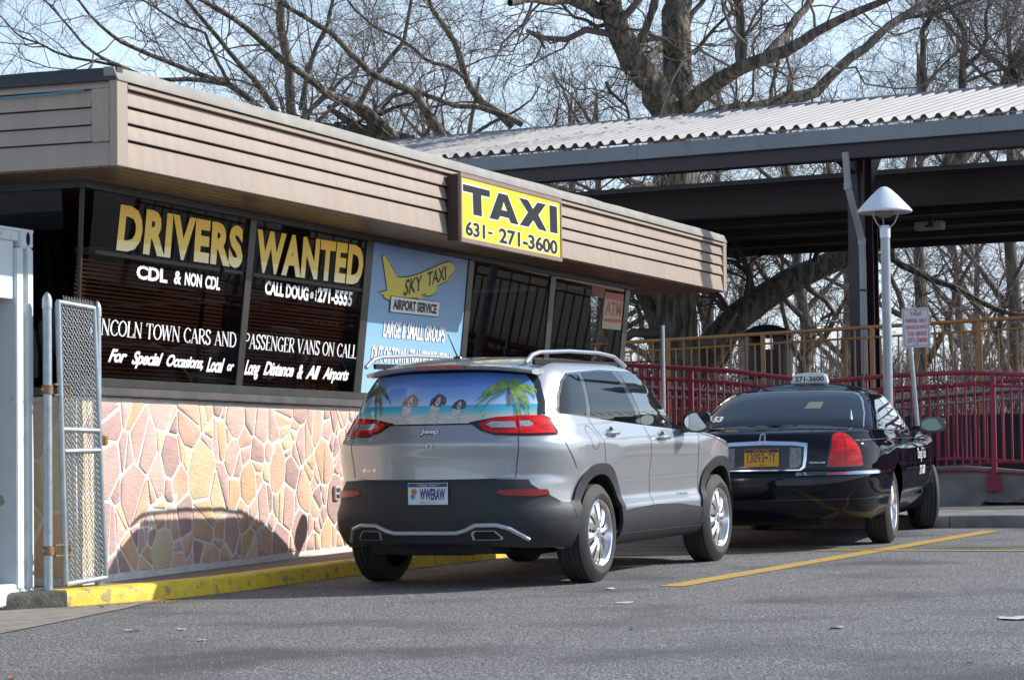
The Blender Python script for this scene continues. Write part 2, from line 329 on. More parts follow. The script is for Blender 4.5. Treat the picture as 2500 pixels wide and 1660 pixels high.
def line_strip(name, a, c, w0, w1, label):
    a = Vector(a); c = Vector(c); d = (c - a).normalized(); n = Vector((-d.y, d.x)); K = 40; b = MB(); rn = random.Random(9)
    L_, R_ = [], []
    for k in range(K + 1):
        p = a.lerp(c, k / K); w = (w0 + (w1 - w0) * k / K) / 2; j = rn.uniform(-.006, .006)
        q = p + n * (w + j); L_.append((q.x, q.y, gz(q.x) + 0.0045)); q = p - n * (w + rn.uniform(-.006, .006)); R_.append((q.x, q.y, gz(q.x) + 0.0045))
    b.add(L_ + R_, [(k, K + 1 + k, K + 2 + k, k + 1) for k in range(K)])
    o = b.build(name, M_line, smooth=False); prop(o, label, 'road marking', kind='structure'); return o
line_strip('painted_line', (1.85, -3.62), (10.15, -4.27), 0.185, 0.185, 'long diagonal yellow bay line on the asphalt at right')
line_strip('painted_line', (6.75, -1.20), (6.45, -6.2), 0.13, 0.13, 'thin yellow cross line between the two cars')

# ------------------------------------------------------------------ building
bld = thing('taxi_office', 'single storey taxi office with tan siding fascia, leaning dark windows and rubble stone base', 'building', (0, 0, 0))
XE = 11.42; DY = 6.5
b = MB()   # stone-faced base wall, mortar bed
b.box((0.0, 0.0, -0.4), (XE, 0.25, 1.27)); b.box((0.0, 0.25, -0.4), (0.25, DY, 1.27)); b.box((XE - .25, 0.25, -0.4), (XE, DY, 1.27))
b.build('base_wall', M_mortar, bld, smooth=False)

# rubble stones: Voronoi cells in the wall plane, shrunk for the mortar joints
def clip(poly, px, py, nx, ny):
    out = []; n = len(poly)
    for i in range(n):
        a = poly[i]; c = poly[(i + 1) % n]; da = (a[0] - px) * nx + (a[1] - py) * ny; dc = (c[0] - px) * nx + (c[1] - py) * ny
        if da <= 0: out.append(a)
        if (da < 0 < dc) or (dc < 0 < da):
            t = da / (da - dc); out.append((a[0] + (c[0] - a[0]) * t, a[1] + (c[1] - a[1]) * t))
    return out
def rubble(U, Vb, Vt, nst, seed, stretch=1.35):
    rn = random.Random(seed); sites = []; tries = 0
    ax = lambda: 1.0
    while len(sites) < nst and tries < 60000:
        tries += 1; u = rn.uniform(0, U); v = rn.uniform(0, Vt - Vb); rr = rn.choice((.09, .14, .19, .23, .27))
        if all(((u - a) * stretch) ** 2 + (v - c) ** 2 > ((rr + r2) * .62) ** 2 for a, c, r2, _, _ in sites): sites.append((u, v, rr, rn.uniform(-.5, .5), rn.uniform(.9, 1.6)))
    cells = []
    for i, (u, v, rr, sk, st) in enumerate(sites):
        poly = [(0.012, 0.012), (U - 0.012, 0.012), (U - 0.012, Vt - Vb - 0.012), (0.012, Vt - Vb - 0.012)]
        for j, (a, c, r2, _, _) in enumerate(sites):
            if i == j or abs(a - u) > 1.0 or abs(c - v) > 1.0: continue
            # weighted bisector in a sheared, stretched metric
            dx, dy = a - u, c - v; gx, gy = dx * stretch ** 2, dy; d2 = dx * gx + dy * gy
            if d2 < 1e-9: continue
            w = .5 + .5 * (rr ** 2 - r2 ** 2) / d2 * .9; w = min(.8, max(.2, w))
            poly = clip(poly, u + dx * w, v + dy * w, gx, gy)
            if len(poly) < 3: break
        if len(poly) < 3: continue
        cells.append(poly)
    # some stones are split by a slanted joint into angular pieces
    parts = []
    for poly in cells:
        ar = abs(sum(poly[k - 1][0] * poly[k][1] - poly[k][0] * poly[k - 1][1] for k in range(len(poly)))) / 2
        cu = sum(a for a, _ in poly) / len(poly); cv = sum(c for _, c in poly) / len(poly)
        if ar > .020 and rn.random() < .62:
            a = rn.uniform(0, math.pi); nx, ny = math.cos(a), math.sin(a); j = rn.uniform(-.25, .25) * math.sqrt(ar); px, py = cu + nx * j, cv + ny * j
            parts += [q for q in (clip(poly, px, py, nx, ny), clip(poly, px, py, -nx, -ny)) if len(q) > 2]
        else: parts.append(poly)
    cells = []
    for poly in parts:
        g = rn.uniform(.007, .015); q = poly; n = len(poly)
        for k in range(n):
            a = poly[k]; c = poly[(k + 1) % n]; ex_, ey_ = c[0] - a[0], c[1] - a[1]; l = math.hypot(ex_, ey_)
            if l < 1e-4: continue
            nx, ny = ey_ / l, -ex_ / l; q = clip(q, a[0] - nx * g, a[1] - ny * g, nx, ny)
            if len(q) < 3: break
        if len(q) < 3: continue
        # drop tiny edges, round corners slightly
        r_ = []
        for k in range(len(q)):
            a = q[k]; c = q[(k + 1) % len(q)]
            if math.hypot(a[0] - c[0], a[1] - c[1]) > .012: r_.append(a)
        q = r_
        if len(q) < 3: continue
        rr_ = []
        for k in range(len(q)):
            a, p_, c = q[k - 1], q[k], q[(k + 1) % len(q)]
            f = min(.2, .012 / (math.hypot(p_[0] - a[0], p_[1] - a[1]) + 1e-6)); f2 = min(.2, .012 / (math.hypot(p_[0] - c[0], p_[1] - c[1]) + 1e-6))
            rr_.append((p_[0] + (a[0] - p_[0]) * f, p_[1] + (a[1] - p_[1]) * f)); rr_.append((p_[0] + (c[0] - p_[0]) * f2, p_[1] + (c[1] - p_[1]) * f2))
        area = abs(sum(rr_[k - 1][0] * rr_[k][1] - rr_[k][0] * rr_[k - 1][1] for k in range(len(rr_)))) / 2
        if area > .0006: cells.append((rr_, area))
    return cells
stone_cols = [('mauve', (0.53, 0.36, 0.32), (0.46, 0.30, 0.27)), ('pink', (0.69, 0.49, 0.41), (0.62, 0.43, 0.37)), ('salmon', (0.73, 0.48, 0.34), (0.66, 0.43, 0.31)), ('orange', (0.74, 0.48, 0.28), (0.68, 0.43, 0.26)), ('cream', (0.72, 0.59, 0.37), (0.66, 0.54, 0.34)), ('rose', (0.62, 0.42, 0.36), (0.55, 0.37, 0.32))]
M_stone = [mat('stone ' + n_, c, 0.85, col2=c2, nscale=7, bump=0.7, bscale=18, stretch=(1, 1, 2.6), rnd=0.08, detail=7) for n_, c, c2 in stone_cols]
def lay_stones(cells, fn, seed, maxn):
    rn = random.Random(seed)
    for poly, area in sorted(cells, key=lambda c: -c[1])[:maxn]:
        n = len(poly); cu = sum(p_[0] for p_ in poly) / n; cv = sum(p_[1] for p_ in poly) / n; h = rn.uniform(.003, .007); tx, ty = rn.uniform(-.02, .02), rn.uniform(-.02, .02)
        vs = [fn(a, c, -.004) for a, c in poly]
        vs += [fn(a + (cu - a) * .02, c + (cv - c) * .02, h * .7 + (a - cu) * tx + (c - cv) * ty) for a, c in poly]
        vs += [fn(a + (cu - a) * .08, c + (cv - c) * .08, h + (a - cu) * tx + (c - cv) * ty + rn.uniform(-.003, .003)) for a, c in poly]
        fs = [(i, (i + 1) % n, n + (i + 1) % n, n + i) for i in range(n)] + [(n + i, n + (i + 1) % n, 2 * n + (i + 1) % n, 2 * n + i) for i in range(n)]
        vs.append(fn(cu, cv, h + rn.uniform(-.002, .006))); fs += [(2 * n + i, 2 * n + (i + 1) % n, 3 * n) for i in range(n)]
        MB().add(vs, fs).build('stone', rn.choices(M_stone, (3.4, 4.6, 4.2, 3.8, 4.6, 3.4))[0], bld, angle=50)
cells = rubble(4.9, 0.0, 1.25, 128, 12, 1.25)
cellsb = [([(a + 4.9, c) for a, c in q], ar) for q, ar in rubble(XE - 4.9, 0.0, 1.25, 52, 17)]
# bottom edge follows the sloping pavement
def f_front(u, v, w):
    zb = 0.02 * u + 0.012; return (u, -w, zb + v * (1.262 - zb) / 1.25)
lay_stones(cells, f_front, 5, 205); lay_stones(cellsb, f_front, 9, 72)
cells2 = rubble(1.6, 0.0, 1.25, 18, 31, 1.2)
lay_stones(cells2, lambda u, v, w: (-w, 0.02 + u, 0.0 + v * 1.26 / 1.25), 6, 22)

# sill, head, mullions on the leaning glass plane
LEAN = 0.15 / 1.36
def gp(x, z, off=0.0):          # front glass plane
    return (x, -(z - 1.36) * LEAN - off, z + off * LEAN)
def gs(y, z, off=0.0):          # side glass plane (leans towards -x)
    return (-(z - 1.36) * LEAN - off, y, z + off * LEAN)
b = MB()
b.box((-.035, -.055, 1.275), (XE + .03, .16, 1.335)); b.build('window_sill', M_sill, bld, bev=.006)
b = MB(); b.box((-.02, -.02, 1.337), (XE + .02, .10, 1.40)); b.build('sill_rail', M_bronze, bld, bev=.004)
b = MB(); b.box((-.035, .162, 1.275), (.16, DY, 1.335)); b.build('window_sill', M_sill, bld, bev=.006)
b = MB(); b.box((-.19, -.19, 2.665), (XE + .02, .0, 2.722)); b.box((-.19, .0, 2.665), (-.02, DY, 2.722)); b.build('head_rail', M_bronze, bld, smooth=False)
def mull(x, w, d0, d1, mname='mullion'):
    b = MB(); vs = []
    for z in (1.38, 2.69):
        for xx, o in ((x - w / 2, d1), (x + w / 2, d1), (x + w / 2, -d0), (x - w / 2, -d0)): vs.append(gp(xx, z, o))
    b.add(vs, [(0, 3, 2, 1), (4, 5, 6, 7), (0, 1, 5, 4), (1, 2, 6, 5), (2, 3, 7, 6), (3, 0, 4, 7)]); b.build(mname, M_bronze, bld, bev=.004)
for x, w in ((2.400, .11), (4.575, .15), (6.85, .13), (9.03, .15), (11.36, .16)): mull(x, w, -.010, -.15)
def smull(y, w):
    vs = []
    for z in (1.38, 2.69):
        for yy, o in ((y - w / 2, -.03), (y + w / 2, -.03), (y + w / 2, .1), (y - w / 2, .1)): vs.append(gs(yy, z, -o))
    MB().add(vs, [(0, 3, 2, 1), (4, 5, 6, 7), (0, 1, 5, 4), (1, 2, 6, 5), (2, 3, 7, 6), (3, 0, 4, 7)]).build('mullion', M_bronze, bld)
for y in (2.3, 4.6): smull(y, .12)
b = MB(); b.tube([(-.0 - .0, -.0, 1.37), (-.146, -.146, 2.68)], .018, 8); b.build('corner_post', M_bronze, bld)
panes = []
for x0, x1 in ((0.02, 2.345), (2.455, 4.50), (6.915, 8.955), (9.105, 11.28)):
    b = MB(); b.add([gp(x0, 1.40), gp(x1, 1.40), gp(x1, 2.67), gp(x0, 2.67)], [(0, 1, 2, 3)]); panes.append(b.build('window_pane', M_glass, bld, smooth=False))
for y0, y1 in ((0.02, 2.24), (2.36, 4.54), (4.66, 6.4)):
    MB().add([gs(y0, 1.40), gs(y1, 1.40), gs(y1, 2.67), gs(y0, 2.67)], [(0, 3, 2, 1)]).build('window_pane', M_glass, bld, smooth=False)
b = MB(); b.add([gp(4.655, 1.40, .0), gp(6.78, 1.40, .0), gp(6.78, 2.67, .0), gp(4.655, 2.67, .0)] + [gp(4.655, 1.40, -.02), gp(6.78, 1.40, -.02), gp(6.78, 2.67, -.02), gp(4.655, 2.67, -.02)], [(0, 1, 2, 3), (4, 7, 6, 5), (0, 4, 5, 1), (1, 5, 6, 2), (2, 6, 7, 3), (3, 7, 4, 0)])
poster = b.build('window_poster', M_poster, bld, smooth=False)
poster['label'] = 'blue poster filling the third window'
# interior
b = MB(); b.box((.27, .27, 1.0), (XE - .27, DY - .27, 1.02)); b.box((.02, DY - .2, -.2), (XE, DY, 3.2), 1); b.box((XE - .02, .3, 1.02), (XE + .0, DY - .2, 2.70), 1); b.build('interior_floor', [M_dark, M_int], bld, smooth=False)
def blind(x0, x1, zt):
    b = MB(); z = 1.43
    while z < zt:
        y = -(z - 1.36) * LEAN + .13
        b.add([(x0, y, z - .010), (x1, y, z - .010), (x1, y + .011, z + .009), (x0, y + .011, z + .009), (x0, y + .003, z - .010), (x1, y + .003, z - .010), (x1, y + .014, z + .009), (x0, y + .014, z + .009)], [(0, 1, 2, 3), (4, 7, 6, 5), (0, 4, 5, 1), (2, 6, 7, 3), (1, 5, 6, 2), (0, 3, 7, 4)])
        z += .029
    o = b.build('window_blind', M_blind, bld, smooth=False); o['kind'] = 'stuff'; o['label'] = 'brown slatted blind behind the glass'
    b = MB(); b.box((x0, -.0 - .10, zt), (x1, .16 - .1, zt + .05)); b.build('blind_rail', M_int, bld)
blind(.10, 1.93, 2.24); blind(2.0, 2.30, 2.24); blind(2.50, 4.50, 2.24)
# a shop shelf and a white counter seen in the right hand windows
b = MB()
for z in (1.45, 1.8, 2.1): b.box((7.2, 1.9, z), (10.9, 2.3, z + .03))
b.build('shelf_unit', M_int, bld)
rn = random.Random(3); jar_m = [mat('goods %d' % i, c, 0.5) for i, c in enumerate([(.35, .05, .04), (.5, .42, .3), (.10, .16, .3), (.45, .2, .05), (.3, .3, .3)])]
b = MB()
for z in (1.48, 1.83):
    x = 7.3
    while x < 10.8:
        w = rn.uniform(.05, .11); b.box((x, 1.95, z), (x + w, 2.1, z + rn.uniform(.1, .24)), rn.randrange(5)); x += w + rn.uniform(.01, .09)
o = b.build('shelf_goods', jar_m, bld, smooth=False); o['kind'] = 'stuff'

# fascia, soffit, roof
D = 0.73; ZB = 2.725; ZT = 3.28; XR = 13.06
M_fdark = mat('siding joint shade', (0.10, 0.075, 0.06), 0.8)
b = MB(); b.box((-D + .03, -D + .03, ZB + .03), (XR - .03, DY + D, ZT)); b.build('fascia_core', M_fdark, bld, smooth=False)
def board(p, q, nrm, z0, z1, lip, name='siding_board', m=None):
    """clapboard from p to q (x,y); lower edge proud by lip"""
    p = Vector((p[0], p[1], 0)); q = Vector((q[0], q[1], 0)); n_ = Vector(nrm); vs = []
    for c in (p, q):
        for o, z in ((.004, z1), (.006, z1), (lip, z0 + .012), (lip, z0), (-.02, z0), (-.02, z1)): w = c + n_ * o; vs.append((w.x, w.y, z))
    k = 6; fs = [tuple(range(k)), tuple(reversed(range(k, 2 * k)))] + [(i, (i + 1) % k, k + (i + 1) % k, k + i) for i in range(k)]
    return MB().add(vs, fs).build(name, m or M_fascia, bld, angle=40)
rows = [(3.128, 3.232), (3.016, 3.118), (2.905, 3.006), (2.898, 2.900)]
sag = lambda x: -.012 * math.sin(max(0, min(1, (x) / 5)) * math.pi)
front_rows = [(3.120, 3.222), (3.010, 3.110), (2.902, 3.000)]
def frow(z0, z1, xs_, lip=.028):
    for a, c in zip(xs_[:-1], xs_[1:]): board((a + .001, -D), (c - .001, -D), (0, -1, 0), z0, z1, lip)
frow(3.126, 3.226, [-.62, 2.9, 6.6, 9.9, 12.93]); frow(3.016, 3.112, [-.62, 1.6, 5.2, 8.8, 12.93]); frow(2.906, 3.002, [-.62, 3.6, 7.2, 10.6, 12.93])
for a, c in ((-.62, 2.55), (2.552, 6.1), (6.102, 9.75), (9.752, 12.93)): board((a, -D), (c, -D), (0, -1, 0), ZB, 2.892, .030, 'fascia_trim')
for a, c in ((-.62, 3.9), (3.902, 8.0), (8.002, XR)): board((a, -D - .006), (c, -D - .006), (0, -1, 0), 3.236, ZT, .034, 'top_trim')
b = MB(); b.box((-D - .035, -D - .036, ZB - .004), (-.622, -D + .02, ZT - .001)); b.build('corner_trim', M_fascia, bld, bev=.004); b = MB(); b.box((12.932, -D - .036, ZB - .004), (XR, -D + .02, ZT - .001)); b.build('corner_trim', M_fascia, bld, bev=.004)
for z0, z1 in ((3.115, 3.222), (3.00, 3.105), (2.89, 2.99)): board((-D, -D + .16), (-D, DY), (-1, 0, 0), z0, z1, .026)
board((-D, -D + .022), (-D, DY), (-1, 0, 0), ZB, 2.88, .030, 'fascia_trim'); board((-D, -D + .022), (-D, DY), (-1, 0, 0), 3.23, ZT, .034, 'top_trim')
b = MB(); b.box((-D - .030, -D + .022, 2.882), (-D + .01, -D + .155, 3.229)); b.build('corner_trim', M_fascia, bld, bev=.003)
board((XR, -D), (XR, DY), (1, 0, 0), ZB, ZT, .004, 'fascia_trim')
# soffit boards running along the front
for k in range(6):
    y0 = -D + .012 + k * .105; MB().box((-D + .0, y0, ZB - .008), (XR - .01, min(y0 + .100, -.16), ZB + .012)).build('soffit_board', M_soff, bld, bev=.003)
for k in range(5):
    x0 = -D + .012 + k * .105; MB().box((x0, -.15, ZB - .009), (x0 + .100, DY, ZB + .011)).build('soffit_board', M_soff, bld, bev=.003)
MB().box((-.2, -.16, ZB + .0), (XR - .02, DY, ZB + .025)).build('soffit_panel', M_soff, bld)
# gravel stop along the roof edge, slightly wavy
def drip(p, q, nrm, m, segs):
    p = Vector(p); q = Vector(q); n_ = Vector(nrm); rn = random.Random(8); L_ = (q - p).length
    for s in range(segs):
        a = p.lerp(q, s / segs) + (q - p).normalized() * .003; c = p.lerp(q, (s + 1) / segs); vs = []; K = 6
        for k in range(K + 1):
            w = a.lerp(c, k / K); j = rn.uniform(-.004, .004)
            for o, z in ((.045, ZT - .004), (.046, ZT + .004), (.012 + j, ZT + .085 + j), (-.06, ZT + .088 + j), (-.06, ZT + .03)): e = w + n_ * o; vs.append((e.x, e.y, z))
        fs = [(i * 5 + j, (i + 1) * 5 + j, (i + 1) * 5 + (j + 1) % 5, i * 5 + (j + 1) % 5) for i in range(K) for j in range(5)] + [tuple(range(5)), tuple(reversed(range(K * 5, K * 5 + 5)))]
        MB().add(vs, fs).build('roof_flashing', m, bld, angle=40)
drip((-D - .04, -D, 0), (XR, -D, 0), (0, -1, 0), M_drip, 5); drip((-D, -D - .03, 0), (-D, DY, 0), (-1, 0, 0), M_drip_shade, 2)
MB().box((-D, -D + .05, ZT), (XR, DY + D, ZT + .05)).build('roof', M_roof, bld, smooth=False)
MB().tube([(-D - .045, -D + .2 + i * .3, 3.222 - .012 * math.sin(i * .9)) for i in range(14)], .006, 6).build('cable', mat('blue cable', (.05, .25, .33), .5), bld)

# lettering on the glass
def onglass(quad, off=.004):
    (ax, az), (bx, bz), (cx, cz), (dx, dz) = quad   # bl, br, tr, tl
    def f(u, v, w=0):
        x = (1 - u) * (1 - v) * ax + u * (1 - v) * bx + u * v * cx + (1 - u) * v * dx; z = (1 - u) * (1 - v) * az + u * (1 - v) * bz + u * v * cz + (1 - u) * v * dz
        return gp(x, z, off)
    return f
def gtext(txt, quad, bold, m, name='lettering', shear=0.0, off=.004, spacing=1.0):
    b = MB(); text_fit(b, txt, 0, 0, 1, 1, onglass(quad, off), bold=bold, shear=shear, spacing=spacing); return b.build(name, m, bld, smooth=False, fix=False)
gtext('DRIVERS', [(.372, 2.281), (2.286, 2.282), (2.251, 2.600), (.381, 2.606)], .050, M_gold, spacing=1.10)
gtext('WANTED', [(2.495, 2.274), (4.475, 2.288), (4.475, 2.618), (2.484, 2.602)], .050, M_gold, spacing=1.10)
gtext('CDL', [(.69, 2.106), (1.14, 2.102), (1.13, 2.203), (.68, 2.206)], .04, M_white); gtext('&', [(1.235, 2.104), (1.345, 2.104), (1.345, 2.203), (1.235, 2.203)], .03, M_white)
gtext('NON', [(1.40, 2.104), (1.665, 2.102), (1.655, 2.20), (1.395, 2.203)], .04, M_white); gtext('CDL', [(1.715, 2.100), (1.955, 2.098), (1.95, 2.196), (1.715, 2.198)], .035, M_white)
gtext('CALL DOUG', [(2.70, 2.114), (3.482, 2.104), (3.47, 2.214), (2.70, 2.223)], .04, M_white)
gtext('@', [(3.512, 2.128), (3.573, 2.128), (3.573, 2.180), (3.512, 2.182)], .01, M_white)
for i, ch in enumerate('631'): gtext(ch, [(3.607, 2.180 - i * .034), (3.628, 2.180 - i * .034), (3.628, 2.208 - i * .034), (3.607, 2.208 - i * .034)], .01, M_white)
gtext('271-5555', [(3.655, 2.106), (4.318, 2.102), (4.318, 2.228), (3.645, 2.224)], .04, M_white)
b = MB(); serif_line(b, 'LINCOLN TOWN CARS AND', 0, 0, 1, 1, onglass([(.115, 1.697), (2.305, 1.690), (2.29, 1.795), (.115, 1.806)]), w=.085); b.build('lettering', M_white, bld, smooth=False, fix=False)
b = MB(); serif_line(b, 'PASSENGER VANS ON CALL', 0, 0, 1, 1, onglass([(2.425, 1.690), (4.505, 1.682), (4.505, 1.790), (2.425, 1.800)]), w=.085); b.build('lettering', M_white, bld, smooth=False, fix=False)
for t_, x0, x1, z0, z1 in (('For', .40, .66, 1.512, 1.605), ('Special', .73, 1.18, 1.480, 1.603), ('Occasions,', 1.235, 1.80, 1.492, 1.598), ('Local', 1.855, 2.14, 1.488, 1.598), ('or', 2.185, 2.300, 1.505, 1.560)):
    gtext(t_, [(x0, z0), (x1, z0), (x1, z1), (x0, z1)], .036, M_white, shear=.40, spacing=.90)
for t_, x0, x1, z0, z1 in (('Long', 2.475, 2.74, 1.452, 1.600), ('Distance', 2.80, 3.34, 1.492, 1.600), ('&', 3.40, 3.51, 1.480, 1.596), ('All', 3.56, 3.83, 1.485, 1.595), ('Airports', 3.88, 4.385, 1.462, 1.590)):
    gtext(t_, [(x0, z0), (x1, z0), (x1, z1), (x0, z1)], .036, M_white, shear=.40, spacing=.90)
# poster artwork
M_pyel = mat('yellow print', (0.62, 0.50, 0.03), 0.35)
PL = [(4.841, 2.566), (4.901, 2.575), (5.203, 2.403), (5.405, 2.416), (5.681, 2.465), (5.984, 2.542), (6.19, 2.594), (6.324, 2.617), (6.439, 2.6), (6.474, 2.57), (6.429, 2.524), (6.329, 2.475), (6.348, 2.455), (6.204, 2.42), (6.075, 2.385), (6.087, 2.333), (5.987, 2.296), (5.855, 2.283), (5.838, 2.303), (5.748, 2.287), (5.784, 2.248), (5.717, 2.249), (5.65, 2.256), (5.521, 2.248), (5.392, 2.246), (5.215, 2.236), (5.139, 2.237), (5.071, 2.202), (4.968, 2.217), (4.938, 2.24), (4.837, 2.249), (5.016, 2.28), (4.976, 2.348), (4.896, 2.484)]
def flat_poly(pts, off, m, name, grow=0.0):
    if grow:
        cx = sum(a for a, _ in pts) / len(pts); cz = sum(c for _, c in pts) / len(pts); q = []
        n = len(pts)
        for i in range(n):
            a, p_, c = Vector(pts[i - 1]), Vector(pts[i]), Vector(pts[(i + 1) % n]); t = (c - a).normalized(); q.append((p_.x - t.y * grow, p_.y + t.x * grow))
        pts = q
    bm = bmesh.new(); vs = [bm.verts.new(gp(a, c, off)) for a, c in pts]; f = bm.faces.new(vs); f.normal_update(); bmesh.ops.triangulate(bm, faces=[f]); bm.normal_update()
    for f in bm.faces:
        if f.normal.y > 0: f.normal_flip()
    me = bpy.data.meshes.new(name); bm.to_mesh(me); bm.free(); me.materials.append(m)
    return link_mesh(name, me, bld)
flat_poly(PL, .003, M_black, 'plane_outline', grow=.010); flat_poly(PL, .005, M_pyel, 'plane_print')
gtext('SKY', [(5.354, 2.25), (5.750, 2.325), (5.734, 2.463), (5.385, 2.395)], .02, M_black, off=.007); gtext('TAXI', [(5.86, 2.363), (6.278, 2.452), (6.254, 2.575), (5.846, 2.490)], .02, M_black, off=.007)
flat_poly([(5.09, 2.098), (6.19, 2.108), (6.19, 2.248), (5.085, 2.240)], .008, M_black, 'print_border'); flat_poly([(5.103, 2.104), (6.178, 2.114), (6.178, 2.242), (5.098, 2.234)], .010, mat('white print', (.72, .72, .74), .4), 'print_panel')
gtext('AIRPORT SERVICE', [(5.150, 2.126), (6.115, 2.134), (6.112, 2.220), (5.142, 2.216)], .045, M_black, off=.012)
for t_, q in (('LARGE & SMALL GROUPS', [(5.005, 1.881), (6.37, 1.886), (6.372, 2.03), (5.01, 2.027)]), ('OUT OF TOWN TRANSPORTATION', [(4.80, 1.665), (6.547, 1.668), (6.547, 1.800), (4.80, 1.805)]), ('CALL FOR OUR RATES', [(5.20, 1.47), (6.20, 1.47), (6.20, 1.59), (5.20, 1.59)])):
    if t_.startswith('CALL'): continue
    gtext(t_, q, .060, mat('dark blue outline print', (.10, .14, .22), .4), off=.004); gtext(t_, q, .028, M_white, off=.006)
# ATM notice in the last window
M_red = mat('red print', (.50, .04, .03), .45); M_cream = mat('cream paper', (.52, .42, .27), .6)
flat_poly([(10.63, 2.215), (11.25, 2.225), (11.25, 2.61), (10.63, 2.60)], .004, M_cream, 'window_notice'); flat_poly([(10.66, 2.29), (11.22, 2.30), (11.22, 2.335), (10.66, 2.325)], .006, M_red, 'notice_band')
flat_poly([(10.64, 2.53), (11.24, 2.53), (11.24, 2.605), (10.64, 2.60)], .006, M_red, 'notice_band')
gtext('ATM', [(10.68, 2.36), (11.21, 2.37), (11.21, 2.515), (10.68, 2.505)], .03, M_red, off=.006)
flat_poly([(10.22, 2.55), (10.60, 2.52), (10.62, 2.64), (10.20, 2.65)], .004, mat('dark red print', (.22, .03, .02), .5), 'window_sticker')
# outlet cover on the stones
b = MB(); b.box((4.08, -.034, .50), (4.18, -.012, .62)); b.build('outlet_cover', mat('grey plastic', (.55, .52, .48), .5), bld, bev=.004)
b = MB(); b.box((4.10, -.040, .57), (4.16, -.034, .60)); b.box((4.10, -.040, .52), (4.16, -.034, .55)); b.build('outlet_socket', mat('dark plastic', (.05, .05, .05), .5), bld)

# TAXI sign box
sg = thing('taxi_sign', 'yellow box sign reading TAXI 631- 271-3600 on the tan fascia', 'sign', (0, 0, 0))
M_sbox = mat('dark brown sign cabinet', (0.035, 0.020, 0.016), 0.55, col2=(.05, .03, .025), nscale=9); M_sframe = mat('brown sign frame', (0.27, 0.185, 0.15), 0.45, col2=(.22, .15, .12), nscale=6)
M_syel = mat('yellow sign face', (0.87, 0.74, 0.03), 0.3, coat=0.3)
YS = -.895
MB().box((4.79, YS + .03, 2.662), (7.24, -D - .032, 3.226)).build('sign_cabinet', M_sbox, sg, bev=.004)
b = MB(); b.box((4.775, YS, 3.196), (7.255, YS + .029, 3.236)); b.box((4.775, YS, 2.650), (7.255, YS + .029, 2.690)); b.box((4.775, YS, 2.6905), (4.812, YS + .029, 3.1955)); b.box((7.218, YS, 2.6905), (7.255, YS + .029, 3.1955)); b.build('sign_frame', M_sframe, sg, bev=.003)
MB().box((4.812, YS + .008, 2.690), (7.218, YS + .028, 3.196)).build('sign_face', M_syel, sg, smooth=False)
def sp(polys, off, m, name, grow=0):
    bm = bmesh.new()
    for pts in polys:
        if grow:
            n = len(pts); q = []
            ar = sum(pts[i - 1][0] * pts[i][1] - pts[i][0] * pts[i - 1][1] for i in range(n)); sg_ = 1 if ar > 0 else -1
            for i in range(n):
                a, p_, c = Vector(pts[i - 1]), Vector(pts[i]), Vector(pts[(i + 1) % n]); d1 = (p_ - a).normalized(); d2 = (c - p_).normalized(); n1 = Vector((d1.y, -d1.x)) * sg_; n2 = Vector((d2.y, -d2.x)) * sg_; w = n1 + n2; w = w / max(.5, w.length_squared) * 2; q.append((p_.x + w.x * grow, p_.y + w.y * grow))
            pts = q
        f = bm.faces.new([bm.verts.new((a, YS + .008 - off, c)) for a, c in pts]); f.normal_update(); bmesh.ops.triangulate(bm, faces=[f])
    bm.normal_update()
    for f in bm.faces:
        if f.normal.y > 0: f.normal_flip()
    me = bpy.data.meshes.new(name); bm.to_mesh(me); bm.free(); me.materials.append(m); return link_mesh(name, me, sg)
T_ = [(4.837, 3.141), (4.837, 3.083), (5.055, 3.083), (5.066, 2.901), (5.261, 2.901), (5.249, 3.083), (5.450, 3.085), (5.451, 3.143)]
A1 = [(5.435, 2.903), (5.660, 3.143), (5.777, 3.143), (5.777, 3.076), (5.720, 2.999), (5.686, 2.942), (5.644, 2.903)]
A1b = [(5.777, 3.143), (5.873, 3.143), (6.139, 2.903), (5.947, 2.903), (5.899, 2.942), (5.860, 2.999), (5.777, 3.076)]
A2 = [(5.686, 2.942), (5.720, 2.999), (5.860, 2.999), (5.899, 2.942)]
X_ = [(6.157, 3.147), (6.374, 3.035), (6.165, 2.905), (6.386, 2.905), (6.510, 2.977), (6.647, 2.905), (6.859, 2.902), (6.643, 3.034), (6.842, 3.148), (6.621, 3.147), (6.505, 3.078), (6.378, 3.147)]
I_ = [(6.935, 3.151), (6.947, 2.904), (7.142, 2.904), (7.130, 3.152)]
Aout = [(5.435, 2.903), (5.660, 3.143), (5.873, 3.143), (6.139, 2.903), (5.947, 2.903), (5.899, 2.942), (5.686, 2.942), (5.644, 2.903)]
sp([T_, Aout, X_, I_], .002, M_white, 'letter_outline', grow=.012); sp([T_, A1, A1b, A2, X_, I_], .004, M_black, 'lettering'); sp([[(5.733, 3.004), (5.777, 3.062), (5.848, 3.004)]], .005, M_white, 'letter_outline'); sp([[(5.745, 3.010), (5.777, 3.052), (5.832, 3.010)]], .0065, M_syel, 'letter_counter')
for t_, x0, x1, z0, z1 in (('631', 4.885, 5.33, 2.712, 2.838), ('-', 5.40, 5.50, 2.765, 2.785), ('271-3600', 5.66, 7.135, 2.706, 2.842)):
    b = MB(); text_fit(b, t_, x0 - .012, z0 - .008, x1 + .012, z1 + .008, lambda u, v, w: (u, YS + .006, v), bold=.06); b.build('letter_outline', M_white, sg, smooth=False, fix=False)
    b = MB(); text_fit(b, t_, x0, z0, x1, z1, lambda u, v, w: (u, YS + .004, v), bold=.030); b.build('lettering', M_black, sg, smooth=False, fix=False)

